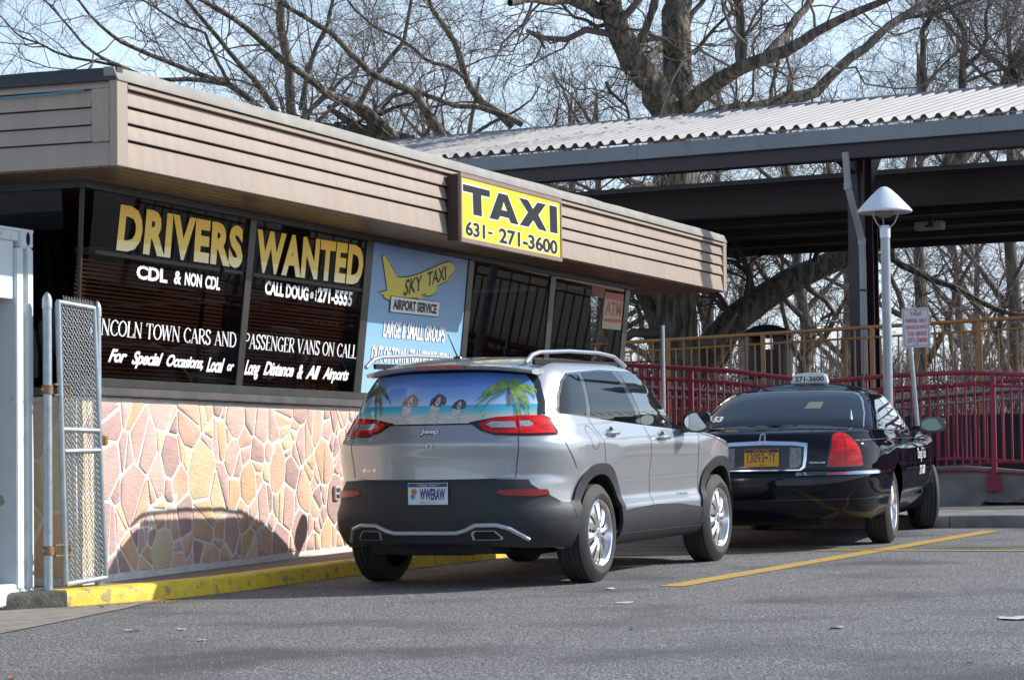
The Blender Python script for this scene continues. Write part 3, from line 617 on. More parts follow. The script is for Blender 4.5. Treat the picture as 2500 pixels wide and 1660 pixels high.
# ------------------------------------------------------------------ container, gate, posts
M_cont = mat('pale blue container paint', (0.66, 0.72, 0.74), 0.5, col2=(0.60, 0.66, 0.68), nscale=3, bump=0.25, bscale=12, col3=(0.38, 0.28, 0.20), n3scale=7, thr3=(0.66, 0.72))
M_cdark = mat('container interior', (0.06, 0.045, 0.03), 0.8, col2=(.03, .025, .02), nscale=3)
ct = thing('shipping_container', 'pale blue grey shipping container with an open dark side at the left edge', 'container', (0, 0, 0))
xc = -.43; yc = .064; zb = -.139; zt = 2.365
b = MB(); b.box((xc - .16, yc, zb), (xc, yc + .16, zb + .13)); b.build('corner_casting', M_cont, ct, bev=.012); b = MB(); b.box((xc - .17, yc - .003, zt - .13), (xc - .002, yc + .16, zt)); b.build('corner_casting', M_cont, ct, bev=.012)
for z, w in ((zt - .065, .03), (zb + .06, .022)):
    MB().lathe([(0, .001), (1, .001)], (0, 0, 0), (0, -1, 0), 16).build('casting_hole', mat('black hole', (.004, .004, .006), .9), ct).matrix_world = Matrix.Translation((xc - .075 if z > 1 else xc - .05, yc - .006, z)) @ Matrix.Diagonal((w * .75, 1, w * 1.5, 1))
b = MB(); b.box((xc - .075, yc, zb + .13), (xc - .002, yc + .16, zt - .13)); b.box((xc - .115, yc + .05, zb + .13), (xc - .075, yc + .16, zt - .13)); b.box((xc - .20, yc + .006, zb + .13), (xc - .115, yc + .16, zt - .13)); b.build('corner_post', M_cont, ct, bev=.006)
b = MB(); b.box((xc - 6.0, yc + .01, zt - .085), (xc - .17, yc + .12, zt)); b.build('top_rail', M_cont, ct, bev=.006)
b = MB(); b.box((xc - 6.0, yc + .015, zb + .02), (xc - .16, yc + .15, zb + .165)); b.build('bottom_rail', M_cont, ct, bev=.008)
b = MB(); b.box((xc - 6.0, yc + .03, 1.895), (xc - .20, yc + .07, zt - .085)); b.build('header_panel', M_cont, ct, bev=.004)
b = MB(); b.box((xc - 6, yc + .16, zb + .1), (xc - .02, yc + 2.4, zb + .16)); b.box((xc - 6, yc + 2.36, zb + .16), (xc - .02, yc + 2.4, zt - .02)); b.box((xc - .32, yc + .17, zb + .16), (xc - .30, yc + 2.3, zt - .1)); b.build('inner_wall', M_cdark, ct, smooth=False)
b = MB(); b.box((xc - 6, yc, zt - .02), (xc, yc + 2.42, zt - .001)); b.build('roof', M_cont, ct)
b = MB(); n = 22   # corrugated end wall towards the building
vs = []; fs = []
for i in range(n * 4 + 1):
    y = yc + .16 + i * (2.2 / (n * 4)); o = (0, .03, .03, 0)[i % 4]; vs += [(xc - .03 - o, y, zb + .1), (xc - .03 - o, y, zt - .05)]
fs = [(2 * i, 2 * i + 2, 2 * i + 3, 2 * i + 1) for i in range(n * 4)]; b.add(vs, fs); b.build('end_wall', M_cont, ct, smooth=False)

def post_cap(b, x, y, z, r, mi=0): b.lathe([(r * 1.12, -.02), (r * 1.12, .035), (r * .95, .055), (r * .6, .078), (0, .09)], (x, y, z), n=16, mi=mi)
gt = thing('chain_link_gate', 'narrow galvanised chain link gate leaf sagging beside the container', 'gate', (0, 0, 0))
PA = Vector((-.422, -.034, -.138)); PB = Vector((.118, -.100, .0))
b = MB(); b.tube([(PA.x, PA.y, PA.z - .1), (PA.x, PA.y, 1.86)], .0302, 18); b.build('gate_post', M_galv, gt)
b = MB(); post_cap(b, PA.x, PA.y, 1.86, .0302); b.build('post_cap', M_galv, gt)
b = MB(); b.tube([(PB.x, PB.y, PB.z - .1), (PB.x + .0, PB.y, 1.83)], .027, 18); b.build('gate_post', M_galv, gt)
b = MB(); post_cap(b, PB.x, PB.y, 1.83, .027); b.build('post_cap', M_galv, gt)
gn = (PB - PA); gn.z = 0; gn.normalize(); gnv = Vector((gn.y, -gn.x, 0))
def gl(u, v):   # leaf corner interpolation: u 0..1 left to right, v 0..1 bottom to top
    c00 = Vector((-.275, -.057, .007)); c10 = Vector((.130, -.128, .035)); c01 = Vector((-.345, -.046, 1.885)); c11 = Vector((.015, -.109, 1.86))
    return c00.lerp(c10, u).lerp(c01.lerp(c11, u), v) + gnv * .025
b = MB(); b.tube([gl(0, v) for v in (0, .5, 1)], .021, 12); b.tube([gl(1, 0), gl(.985, .3), gl(1.0, .55), gl(1, 1)], .019, 12); b.tube([gl(0, 1), gl(1, 1)], .019, 12); b.tube([gl(0, 0), gl(1, 0)], .019, 12); b.build('gate_frame', M_galv, gt)
b = MB(); b.tube([gl(.03, .548), gl(.97, .545)], .019, 12); b.tube([gl(.05, .470), gl(.97, .472)], .019, 12); b.build('gate_rail', M_galv, gt)
# mesh of bent wires, woven diamond pattern
b = MB(); nx, nz = 13, 46; W = 1.0
M_wire = mat('galvanised wire', (.45, .48, .50), .45, metal=.6)
for i in range(nx + 1):
    pts = []
    for k in range(nz * 2 + 1):
        u = (i + (.5 if k % 2 else -.02) ) / nx; v = k / (nz * 2); u = min(max(u, .0), 1.0)
        pts.append(gl(u, v) + gnv * (.006 if (i + k) % 2 else .0))
    b.tube(pts, .0028, 4, caps=False)
for i in range(1, nx + 1):
    pts = []
    for k in range(nz * 2 + 1):
        u = (i - (.5 if k % 2 else -.02)) / nx; v = k / (nz * 2); u = min(max(u, 0), 1)
        pts.append(gl(u, v) + gnv * (.0 if (i + k) % 2 else .006))
    b.tube(pts, .0028, 4, caps=False)
for i in range(nx):
    u = (i + .5) / nx
    if u < .18: continue
    for s in (-1, 1):
        a = gl(u, 1); b.tube([a + gn * s * .02, a + Vector((0, 0, .03)) + gn * s * .006, a + Vector((0, 0, .05)) + gn * s * .018], .002, 4)
o = b.build('wire_mesh', M_wire, gt); o['kind'] = 'stuff'
for z in (1.30, .235):
    b = MB(); a = Vector((PA.x, PA.y, z)); c = a + gn * .19 + gnv * .035
    b.lathe([(.034, -.03), (.037, -.03), (.037, .03), (.034, .03)], a, n=16); b.bar(a + gn * .03 + gnv * .03 + Vector((0, 0, .035)), c + Vector((0, 0, .035)), .02, .012); b.bar(a + gn * .03 + gnv * .03 - Vector((0, 0, .035)), c - Vector((0, 0, .035)), .02, .012)
    b.tube([c + Vector((0, 0, .05)), c - Vector((0, 0, .05))], .010, 8); b.tube([a - gn * .07, a + gn * .05], .006, 6); b.build('gate_hinge', M_rust, gt, bev=.002)
b = MB(); b.box((.085, -.175, .93), (.14, -.135, 1.0)); b.build('gate_latch', mat('brass', (.5, .33, .08), .4, metal=.7), gt, bev=.01)
# ------------------------------------------------------------------ vehicles
class Surf:
    """car surface in plan outlines by height. x forward, y left. Side values are functions of (x,z)."""
    def __init__(s, xr, xf, W, Lr, Lf, nr, nf, IR, IF, IS, br=1.3, bf=1.3, taper=None):
        s.xr, s.xf, s.W, s.br, s.bf = xr, xf, W, br, bf; s.IR, s.IF, s.IS = IR, IF, IS; s.taper = taper or (lambda x: 0.0)
        pts = []
        for k in range(121):
            a = math.pi / 2 * k / 120; y = W * math.sin(a) ** (2 / nr); x = xr + Lr - Lr * math.cos(a) ** (2 / nr); pts.append((x, -y))
        m = 160
        for k in range(1, m): pts.append((xr + Lr + (xf - Lf - xr - Lr) * k / m, -W))
        for k in range(121):
            a = math.pi / 2 * (1 - k / 120); y = W * math.sin(a) ** (2 / nf); x = xf - Lf + Lf * math.cos(a) ** (2 / nf); pts.append((x, -y))
        P = np.array(pts); d = np.concatenate([[0], np.cumsum(np.hypot(*(P[1:] - P[:-1]).T))]); s.S = d[-1]
        q = np.arange(0, d[-1], .01); s.q = np.append(q, d[-1]); s.px = np.interp(s.q, d, P[:, 0]); s.py = np.interp(s.q, d, P[:, 1])
        s.kx = int(np.argmax(s.px >= xr + Lr * .999)); s.kf = int(np.argmax(s.px >= xf - Lf))
    def sm(s, t): t = min(1, max(0, t)); return t * t * (3 - 2 * t)
    def ev0(s, q, z):
        sg = 1
        if q < 0: q = -q; sg = -1
        x0 = float(np.interp(q, s.q, s.px)); y0 = float(np.interp(q, s.q, s.py))
        wr = 1 - s.sm((x0 - s.xr) / s.br); wf = 1 - s.sm((s.xf - x0) / s.bf)
        x = x0 + s.IR(z) * wr - s.IF(z) * wf
        w = s.W - s.IS(x, z) - s.taper(x)
        return Vector((x, y0 * w / s.W * sg, z))
    def ev(s, q, z, off=0.0):
        p = s.ev0(q, z)
        if off:
            e = .012; a = s.ev0(q + e, z) - s.ev0(q - e, z); b_ = s.ev0(q, z + e) - s.ev0(q, z - e); n = a.cross(b_)
            if n.length > 1e-9:
                n.normalize(); c = Vector((.5 * (s.xr + s.xf), 0, z))
                p = p + n * off
        return p
    def table(s, z):
        return np.array([s.ev0(float(t), z)[:2] for t in s.q[::4]])
    def inv_side(s, x, z):        # q for a side-view x
        lo, hi = s.q[int(s.kx * .55)], s.S
        for _ in range(24):
            m = (lo + hi) / 2
            if s.ev0(m, z).x < x: lo = m
            else: hi = m
        return (lo + hi) / 2
    def inv_rear(s, y, z):        # q for a rear-view lateral (right positive)
        sg = 1 if y >= 0 else -1; lo, hi = 0, s.q[s.kx]; y = abs(y)
        for _ in range(24):
            m = (lo + hi) / 2
            if -s.ev0(m, z).y < y: lo = m
            else: hi = m
        return sg * (lo + hi) / 2
    def qs(s, x, z=.8): return s.inv_side(x, z)
    def qr(s, y, z=.8): return s.inv_rear(y, z)

def patch(name, sf, poly, mats, parent, mode='side', off=.004, rim=.010, step=.035, side=1, holes=None, smooth=True, angle=40, z_shift=0.0):
    """panel lying on the car surface. mode side: (x,z); rear: (lateral,z); wrap: (q,z). side=-1 mirrors to the left"""
    bm = bmesh.new(); f = bm.faces.new([bm.verts.new((a, 0, c)) for a, c in poly]); f.normal_update()
    us = [a for a, _ in poly]; zs = [c for _, c in poly]
    for lo, hi, ax in ((min(us), max(us), 0), (min(zs), max(zs), 2)):
        n = int((hi - lo) / step)
        for k in range(1, n + 1):
            v = lo + (hi - lo) * k / (n + 1); co = [0, 0, 0]; co[ax] = v; no = [0, 0, 0]; no[ax] = 1
            bmesh.ops.bisect_plane(bm, geom=bm.verts[:] + bm.edges[:] + bm.faces[:], plane_co=co, plane_no=no)
    bm.normal_update(); bmesh.ops.triangulate(bm, faces=[f for f in bm.faces if len(f.verts) > 4])
    bm.normal_update()
    be = [e for e in bm.edges if len(e.link_faces) == 1]
    base = {v: (v.co.x, v.co.z) for v in bm.verts}
    depth = {v: 0 for v in bm.verts}
    if rim:
        r = bmesh.ops.extrude_edge_only(bm, edges=be); nv = [e for e in r['geom'] if isinstance(e, bmesh.types.BMVert)]
        for v in nv: base[v] = (v.co.x, v.co.z); depth[v] = 1
    for v in bm.verts:
        a, c = base[v]
        if mode == 'side': q = sf.inv_side(a, c)
        elif mode == 'rear': q = sf.inv_rear(a, c)
        else: q = a
        o = off - rim * depth[v]
        p = sf.ev(q, c, 0.0); e = .012
        t1 = sf.ev0(q + e, c) - sf.ev0(q - e, c); t2 = sf.ev0(q, c + e) - sf.ev0(q, c - e); n = t1.cross(t2)
        if n.length > 1e-9: n.normalize()
        # outward = away from the car axis
        cx = min(max(p.x, sf.xr + .5), sf.xf - .5)
        if n.dot(Vector((p.x - cx, p.y, .0))) < 0: n = -n
        p = p + n * o
        if side < 0: p.y = -p.y
        v.co = p
    bmesh.ops.recalc_face_normals(bm, faces=bm.faces)
    # recalc on open sheets can flip: make sure first face looks outward
    me = bpy.data.meshes.new(name); bm.to_mesh(me); bm.free()
    me.materials.append(mats); me.polygons.foreach_set('use_smooth', [smooth] * len(me.polygons)); me.set_sharp_from_angle(angle=math.radians(angle))
    return link_mesh(name, me, parent)

def arc(cx, cz, r, a0, a1, n, px=2.0, sz=1.0):
    out = []
    for k in range(n + 1):
        a = math.radians(a0 + (a1 - a0) * k / n); c, s_ = math.cos(a), math.sin(a)
        out.append((cx + r * math.copysign(abs(c) ** (2 / px), c), cz + r * sz * math.copysign(abs(s_) ** (2 / px), s_)))
    return out

def shell(sf, zb, zt, arches, name, m, parent, deck=None, nz=26, dq=.035, sides=(1, -1), crown=.03, open_bottom=True, R=.42, px=2.0, deckx=(.45, .6), ztq=None):
    """wall from zb(x) to zt(x) around the car, with wheel arches cut out, closed on top by a crowned deck"""
    K = int(sf.S / dq); qs_ = [sf.S * k / K for k in range(K + 1)]
    V = []; idx = {}
    cols = []
    for q in qs_:
        xq = sf.ev0(q, .8).x; b_, t_ = zb(xq), (zt(xq) if ztq is None else ztq(sf.ev0(q, .8))); cols.append([(q, b_ + (t_ - b_) * j / nz) for j in range(nz + 1)])
    half_f = []; pts = []
    for i, c in enumerate(cols):
        for j, (q, z) in enumerate(c): pts.append([q, z, sf.ev0(q, z)])
    N = nz + 1; ins = [0] * len(pts)
    for i, (q, z, p) in enumerate(pts):
        if p.y > -.5: continue
        for cx, cz in arches:
            if (abs(p.x - cx) / R) ** px + (max(0, z - cz) / R) ** px < 1: ins[i] = 1
    for i in range(K):
        for j in range(nz):
            f = (i * N + j, (i + 1) * N + j, (i + 1) * N + j + 1, i * N + j + 1)
            if all(ins[k] for k in f): continue
            half_f.append(f)
    used = set(k for f in half_f for k in f)
    for k in used:
        if ins[k]:
            q, z, p = pts[k]
            for cx, cz in arches:
                m_ = ((abs(p.x - cx) / R) ** px + (max(0, z - cz) / R) ** px) ** (1 / px)
                if m_ < 1:
                    if z <= cz: nx, nz_ = cx + math.copysign(R, p.x - cx), z
                    else: s_ = 1 / max(m_, .05); nx, nz_ = cx + (p.x - cx) * s_, cz + (z - cz) * s_
                    qn = sf.inv_side(nx, nz_); pts[k][2] = sf.ev0(qn, nz_); break
    vs = []; fs = []
    for sg in sides:
        o = len(vs); vs += [(p.x, p.y * sg, p.z) for _, _, p in pts]
        fs += [tuple(o + k for k in (f if sg > 0 else reversed(f))) for f in half_f]
        if deck is not None:
            T = 10; rows = []
            for i, q in enumerate(qs_):
                e = pts[i * N + nz][2]; ax = min(max(e.x, sf.xr + deckx[0]), sf.xf - deckx[1]); row = [o + i * N + nz]
                for t in range(1, T + 1):
                    u = t / T; x = e.x + (ax - e.x) * u; y = e.y * (1 - u); zz = e.z + deck(x, 1 - u, e.z) ; vs.append((x, y * sg, zz)); row.append(len(vs) - 1)
                rows.append(row)
            for i in range(K):
                for t in range(T):
                    f = (rows[i][t], rows[i + 1][t], rows[i + 1][t + 1], rows[i][t + 1]); fs.append(f if sg > 0 else tuple(reversed(f)))
    me = bpy.data.meshes.new(name); me.from_pydata(vs, [], fs); me.materials.append(m)
    bm = bmesh.new(); bm.from_mesh(me); bmesh.ops.remove_doubles(bm, verts=bm.verts, dist=.0006); bmesh.ops.dissolve_degenerate(bm, edges=bm.edges, dist=.0004); bmesh.ops.recalc_face_normals(bm, faces=bm.faces); bm.to_mesh(me); bm.free()
    me.polygons.foreach_set('use_smooth', [True] * len(me.polygons)); me.set_sharp_from_angle(angle=math.radians(50))
    return link_mesh(name, me, parent)

def pl(tab):
    xs = np.array([a for a, _ in tab], float); ys = np.array([c for _, c in tab], float); h = np.diff(xs); dl = np.diff(ys) / h; m = np.zeros(len(xs))
    for i in range(1, len(xs) - 1):
        if dl[i - 1] * dl[i] > 0: w1 = 2 * h[i] + h[i - 1]; w2 = h[i] + 2 * h[i - 1]; m[i] = (w1 + w2) / (w1 / dl[i - 1] + w2 / dl[i])
    m[0] = dl[0]; m[-1] = dl[-1]; X = np.linspace(xs[0], xs[-1], 600); k = np.clip(np.searchsorted(xs, X) - 1, 0, len(h) - 1); t = (X - xs[k]) / h[k]
    Y = (2 * t**3 - 3 * t**2 + 1) * ys[k] + (t**3 - 2 * t**2 + t) * h[k] * m[k] + (-2 * t**3 + 3 * t**2) * ys[k + 1] + (t**3 - t**2) * h[k] * m[k + 1]
    return lambda x: float(np.interp(x, X, Y))
def seam(name, sf, pts, parent, mode='side', w=.007, off=.0016, side=1, m=None, n=14):
    P = []
    for i in range(len(pts) - 1):
        for k in range(n): t = k / n; P.append((pts[i][0] + (pts[i + 1][0] - pts[i][0]) * t, pts[i][1] + (pts[i + 1][1] - pts[i][1]) * t))
    P.append(pts[-1]); vs = []
    for i, (a, c) in enumerate(P):
        p0 = P[max(i - 1, 0)]; p1 = P[min(i + 1, len(P) - 1)]; dx, dz = p1[0] - p0[0], p1[1] - p0[1]; l = math.hypot(dx, dz) or 1; nx, nz = -dz / l * w / 2, dx / l * w / 2
        for sg in (1, -1):
            A, Cc = a + nx * sg, c + nz * sg; q = sf.inv_side(A, Cc) if mode == 'side' else sf.inv_rear(A, Cc) if mode == 'rear' else A
            p = sf.ev0(q, Cc); cx = min(max(p.x, sf.xr + .5), sf.xf - .5); e = .012; nn = (sf.ev0(q + e, Cc) - sf.ev0(q - e, Cc)).cross(sf.ev0(q, Cc + e) - sf.ev0(q, Cc - e)).normalized()
            if nn.dot(Vector((p.x - cx, p.y, 0))) < 0: nn = -nn
            p = p + nn * off; vs.append((p.x, p.y * side, p.z))
    fs = [(2 * i, 2 * i + 1, 2 * i + 3, 2 * i + 2) for i in range(len(P) - 1)]
    return MB().add(vs, fs).build(name, m or MATS['panel gap'], parent)

M_silver = mat('silver metallic paint', (0.36, 0.375, 0.40), 0.33, metal=0.55, coat=1.0, coatr=.025, col2=(.35, .365, .39), nscale=900, bump=0)
M_blackp = mat('black gloss paint', (0.004, 0.005, 0.009), 0.4, coat=0.7, coatr=0.02, spec=0.0)
mat('panel gap', (0.012, 0.012, 0.013), 0.8)
M_clad = mat('charcoal plastic cladding', (0.024, 0.026, 0.031), 0.5, spec=.35, col2=(.028, .031, .036), nscale=5, bump=.12, bscale=400)
M_rub = mat('tyre rubber', (0.022, 0.022, 0.023), 0.75, col2=(.034, .033, .032), nscale=9, bump=.2, bscale=90)
M_alloy = mat('bright alloy', (0.70, 0.70, 0.72), 0.22, metal=0.9, coat=.5); M_alloyd = mat('dark wheel barrel', (0.05, 0.05, 0.055), 0.5, metal=.6)
M_chrome = mat('chrome', (0.80, 0.81, 0.84), 0.08, metal=1.0)
M_satin = mat('satin silver trim', (0.55, 0.57, 0.60), 0.28, metal=.8)
M_tint = mat('tinted car glass', (0.005, 0.008, 0.011), 0.02, coat=.22, coatr=0.0, spec=0.2)
M_tintl = mat('front car glass', (0.016, 0.022, 0.026), 0.02, coat=1.0, coatr=0.0, spec=0.9)
M_tail = mat('red lamp lens', (0.70, 0.012, 0.012), 0.2, coat=.6, spec=.2, col2=(.34, .004, .006), nscale=9, stretch=(1, 1, 3))
M_taild = mat('dark red lens', (0.13, 0.004, 0.006), 0.15, coat=1.0); M_clear = mat('clear lamp lens', (0.55, 0.55, 0.56), 0.12, coat=1.0, metal=.5, col2=(.35, .35, .36), nscale=40)
M_refl = mat('red reflector', (0.26, 0.006, 0.008), 0.3, coat=.4, spec=.2)
M_gloss = mat('gloss black trim', (0.008, 0.008, 0.009), 0.15, coat=1.0)
M_mirr = mat('mirror glass', (0.75, 0.78, 0.76), 0.02, metal=1.0)
M_under = mat('black underbody', (0.006, 0.006, 0.006), 0.9)

def wheel(parent, loc, R, RIM, width, spokes, style, steer=0.0, side=-1):
    """wheel with its axis along y; outer face towards side"""
    w = bpy.data.objects.new('wheel', None); COL.objects.link(w); w.parent = parent; w.location = loc; w.rotation_euler = (0, 0, steer)
    s = side; h = width / 2
    # tyre
    prof = [(RIM, -h + .012), (RIM + .012, -h - .004), (R - .07, -h - .012), (R - .035, -h + .0), (R - .012, -h + .02)]
    tread = []; gr = [-.62, -.28, .06, .28, .62] if style == 'a' else [-.55, -.2, .2, .55]
    ys = [-h + .028]
    for g in gr: ys += [g * h - .0045, g * h - .0035, g * h + .0035, g * h + .0045]
    ys += [h - .028]
    for i, y in enumerate(ys):
        ingroove = 0 < i < len(ys) - 1 and (i - 1) % 4 in (1, 2); tread.append((R - (.007 if ingroove else 0) - .004 * (y / h) ** 4, y))
    prof = prof + tread + [(a, -c) for a, c in reversed(prof)]
    b = MB(); b.lathe([(a, c * -s) for a, c in prof], (0, 0, 0), (0, 1, 0), 72); ty = b.build('tyre', M_rub, w, angle=28)
    b = MB(); b.lathe([(RIM + .004, s * (h - .006)), (RIM - .004, s * (h + .003)), (RIM - .014, s * (h - .003)), (RIM - .020, s * (h - .03)), (RIM - .035, s * (h - .05)), (RIM - .045, -s * h * .9)], (0, 0, 0), (0, 1, 0), 64)
    b.lathe([(RIM - .04, -s * h * .2), (.0, -s * h * .2)], (0, 0, 0), (0, 1, 0), 32, 1); b.lathe([(.145, s * h * .2), (.145, s * h * .12), (0, s * h * .12)], (0, 0, 0), (0, 1, 0), 40, 2)
    rim = b.build('rim', [M_alloy, M_alloyd, mat('brake disc', (.25, .24, .23), .45, metal=.8)], w, angle=30)
    for k in range(spokes):
        a = 2 * math.pi * (k + .25) / spokes; c, sn = math.cos(a), math.sin(a); b = MB(); vs = []
        if style == 'a': pr = [(.045, .018, .000), (.09, .019, .010), (.145, .034, .004), (.185, .047, -.004), (RIM - .012, .034, -.012)]
        else: pr = [(.05, .016, .0), (.10, .011, .006), (.16, .010, .002), (.20, .013, -.004), (RIM - .012, .018, -.010)]
        for r, hw, pz in pr:
            for dy, ww in ((0, -hw), (.012 if style == 'a' else .008, 0), (0, hw), (-.032, hw * .8), (-.032, -hw * .8)):
                y = s * (h - .022 + pz + dy); vs.append((r * c - ww * sn, y, r * sn + ww * c))
        n = 5; fs = [(i * n + j, i * n + (j + 1) % n, (i + 1) * n + (j + 1) % n, (i + 1) * n + j) for i in range(len(pr) - 1) for j in range(n)] + [tuple(range(n)), tuple(reversed(range((len(pr) - 1) * n, len(pr) * n)))]
        b.add(vs, fs).build('spoke', M_alloy, w, angle=25)
    b = MB(); b.lathe([(.062, s * (h - .045)), (.060, s * (h - .020)), (.034, s * (h - .012)), (.030, s * (h - .006)), (0, s * (h - .004))], (0, 0, 0), (0, 1, 0), 24)
    for k in range(5):
        a = 2 * math.pi * k / 5; b.lathe([(.009, s * (h - .03)), (.009, s * (h - .010)), (0, s * (h - .009))], (.047 * math.cos(a), 0, .047 * math.sin(a)), (0, 1, 0), 8)
    b.build('hub', M_satin, w)
    return w

def half_liner(cx, cz, R, y0, y1, parent):
    b = MB(); n = 24; vs = []
    for k in range(n + 1):
        a = math.pi * k / n; x, z = cx + R * math.cos(a), cz + R * math.sin(a); vs += [(x, y0, z), (x, y1, z)]
    fs = [(2 * k, 2 * k + 1, 2 * k + 3, 2 * k + 2) for k in range(n)] + [tuple(2 * k + 1 for k in range(n + 1))]
    b.add(vs, fs).build('wheel_liner', M_under, parent)

def carmat(x, y, ang):
    z = gz(x); return Matrix.Translation((x, y, z)) @ SLOPE @ Matrix.Rotation(math.radians(ang), 4, 'Z')

def plate(parent, c, w, h, tilt, bg, txt, txtcol, top, topcol, bot, band=None):
    """number plate facing backwards (-x) centred at c"""
    p = bpy.data.objects.new('number_plate', None); COL.objects.link(p); p.parent = parent; p.location = c; p.rotation_euler = (0, tilt, 0)
    F = lambda u, v, o=0: (-o, -u, v)      # u to the right seen from behind
    b = MB(); b.box((0, -w / 2, -h / 2), (.004, w / 2, h / 2)); b.build('plate_panel', bg, p, bev=.0015)
    if band:
        b = MB(); b.add([F(-w / 2 + .004, h / 2 - .030, .0012), F(w / 2 - .004, h / 2 - .030, .0012), F(w / 2 - .004, h / 2 - .003, .0012), F(-w / 2 + .004, h / 2 - .003, .0012)], [(0, 1, 2, 3)]); b.build('plate_band', band, p, smooth=False)
    for t_, x0, x1, z0, z1, bold, cc in txt:
        b = MB(); text_fit(b, t_, x0, z0, x1, z1, lambda u, v, w_: F(u, v, .0025), bold=bold); b.build('plate_lettering', cc, p, smooth=False, fix=False)
    return p

# ---- silver crossover
JR = thing('parked_suv', 'silver crossover with a beach picture and three puppies on its rear window', 'car', matrix=carmat(2.352, -2.03, -1.87))
IRj = pl([(.25, .13), (.33, .06), (.42, .02), (.55, 0), (.70, .004), (.752, .02), (.765, .05), (.90, .052), (.98, .045), (1.02, .042), (1.05, .060), (1.10, .085), (1.15, .115), (1.22, .15)])
ISj_t = pl([(.25, .13), (.30, .07), (.36, .03), (.44, .008), (.52, .010), (.60, .040), (.70, .042), (.80, .030), (.90, .014), (.97, .008), (1.02, .014), (1.06, .034), (1.10, .058), (1.15, .085), (1.22, .11)])
def ISj(x, z):
    v = ISj_t(z)
    for cx in (0, 2.7):
        g = math.exp(-((x - cx) / .52) ** 2); v -= g * .026 * (1 if z < .95 else max(0, 1 - (z - .95) / .15))
    return max(v, 0.0)
IFj = pl([(.25, .15), (.4, .03), (.7, 0), (.85, .04), (.95, .12), (1.0, .25), (1.1, .5)])
SJ = Surf(-1.01, 3.58, .93, .78, .75, 2.75, 2.6, IRj, IFj, ISj, 1.2, 1.4, taper=lambda x: .03 * max(0, (x - 2.6)) ** 1.5 + .05 * max(0, -x - .25) ** 1.3)
zbj = pl([(-1.1, .36), (-.7, .30), (-.45, .26), (.5, .26), (2.2, .26), (3.1, .28), (3.6, .30)])
ztj = pl([(-1.1, 1.19), (-.6, 1.215), (0, 1.185), (1, 1.125), (1.9, 1.075), (2.3, 1.055), (2.9, .99), (3.3, .93), (3.6, .86)])
def deckj(x, u, z): return .055 * (1 - u ** 2.2) if x > 1.9 else .02 * (1 - u * u)
shell(SJ, zbj, ztj, [(0, .36), (2.7, .36)], 'body', M_silver, JR, deck=deckj, nz=40, dq=.025, R=.425, px=2.15, ztq=lambda p: ztj(p.x) - (.050 * max(0, min(1, (.66 - abs(p.y)) / .26)) if p.x < -.7 else 0))
# greenhouse
IRg = pl([(1.05, .06), (1.12, .035), (1.15, .022), (1.20, .050), (1.35, .16), (1.48, .27), (1.53, .31), (1.57, .35), (1.60, .40)])
IFg = pl([(1.02, 0), (1.2, .33), (1.35, .60), (1.48, .86), (1.56, 1.08), (1.60, 1.25)])
ISg_t = pl([(1.05, .060), (1.12, .052), (1.17, .046), (1.21, .046), (1.30, .068), (1.40, .098), (1.48, .132), (1.53, .165), (1.565, .20), (1.59, .245), (1.60, .27)])
SG = Surf(-.90, 2.72, .872, .70, .9, 2.75, 2.4, IRg, IFg, lambda x, z: ISg_t(z), 1.2, 2.2, taper=lambda x: .05 * max(0, x - 1.4) ** 1.3 + .03 * max(0, -x) ** 1.3)
ztg = pl([(-.9, 1.575), (-.3, 1.59), (.6, 1.60), (1.3, 1.585), (1.7, 1.56), (2.7, 1.54)])
shell(SG, lambda x: 1.08, ztg, [], 'cabin', M_silver, JR, deck=lambda x, u, z: .048 * (1 - u ** 2.4), nz=22, dq=.03, deckx=(.75, 1.6))
for sd in (1, -1):
    patch('quarter_window', SG, [(-.42, 1.236), (-.40, 1.218), (.01, 1.198), (.065, 1.33), (.10, 1.485), (.05, 1.500), (-.11, 1.490), (-.23, 1.440), (-.34, 1.345)], M_tint, JR, off=.005, side=sd)
    patch('rear_door_window', SG, [(.085, 1.190), (1.06, 1.128), (.96, 1.34), (.83, 1.522), (.50, 1.524), (.19, 1.508), (.145, 1.36)], M_tint, JR, off=.005, side=sd)
    patch('front_door_window', SG, [(1.165, 1.120), (1.95, 1.083), (2.07, 1.10), (2.13, 1.135), (1.93, 1.245), (1.64, 1.385), (1.42, 1.475), (1.24, 1.515), (.95, 1.524), (1.06, 1.34)], M_tintl, JR, off=.005, side=sd)
    patch('window_trim', SG, [(-.475, 1.245), (-.44, 1.206), (0, 1.178), (1.05, 1.108), (1.98, 1.062), (2.12, 1.078), (2.20, 1.125), (1.98, 1.252), (1.68, 1.402), (1.45, 1.495), (1.24, 1.538), (.6, 1.548), (.05, 1.524), (-.14, 1.514), (-.27, 1.462), (-.39, 1.360)], M_satin, JR, off=.0015, side=sd, rim=.006)
    patch('window_surround', SG, [(-.455, 1.240), (-.425, 1.214), (0, 1.188), (1.05, 1.118), (1.98, 1.073), (2.11, 1.088), (2.18, 1.127), (1.97, 1.243), (1.67, 1.393), (1.44, 1.484), (1.24, 1.527), (.6, 1.537), (.05, 1.513), (-.13, 1.504), (-.26, 1.452), (-.375, 1.352)], M_gloss, JR, off=.0032, side=sd, rim=.003)
# window glass sits between dark pillars; roof rails
for sd in (1, -1):
    b = MB(); y = -.625 * sd; b.tube([(-.62, y, 1.575), (-.50, y, 1.632), (-.36, y, 1.655), (.2, y, 1.672), (.8, y, 1.668), (1.15, y * .985, 1.645), (1.42, y * .97, 1.575)], [.016, .016, .015, .014, .014, .015, .016], 12)
    b.build('roof_rail', M_satin, JR); b = MB(); b.box((-.48, y - .010, 1.565), (1.20, y + .010, 1.604)); b.build('rail_base', M_under, JR, bev=.004)
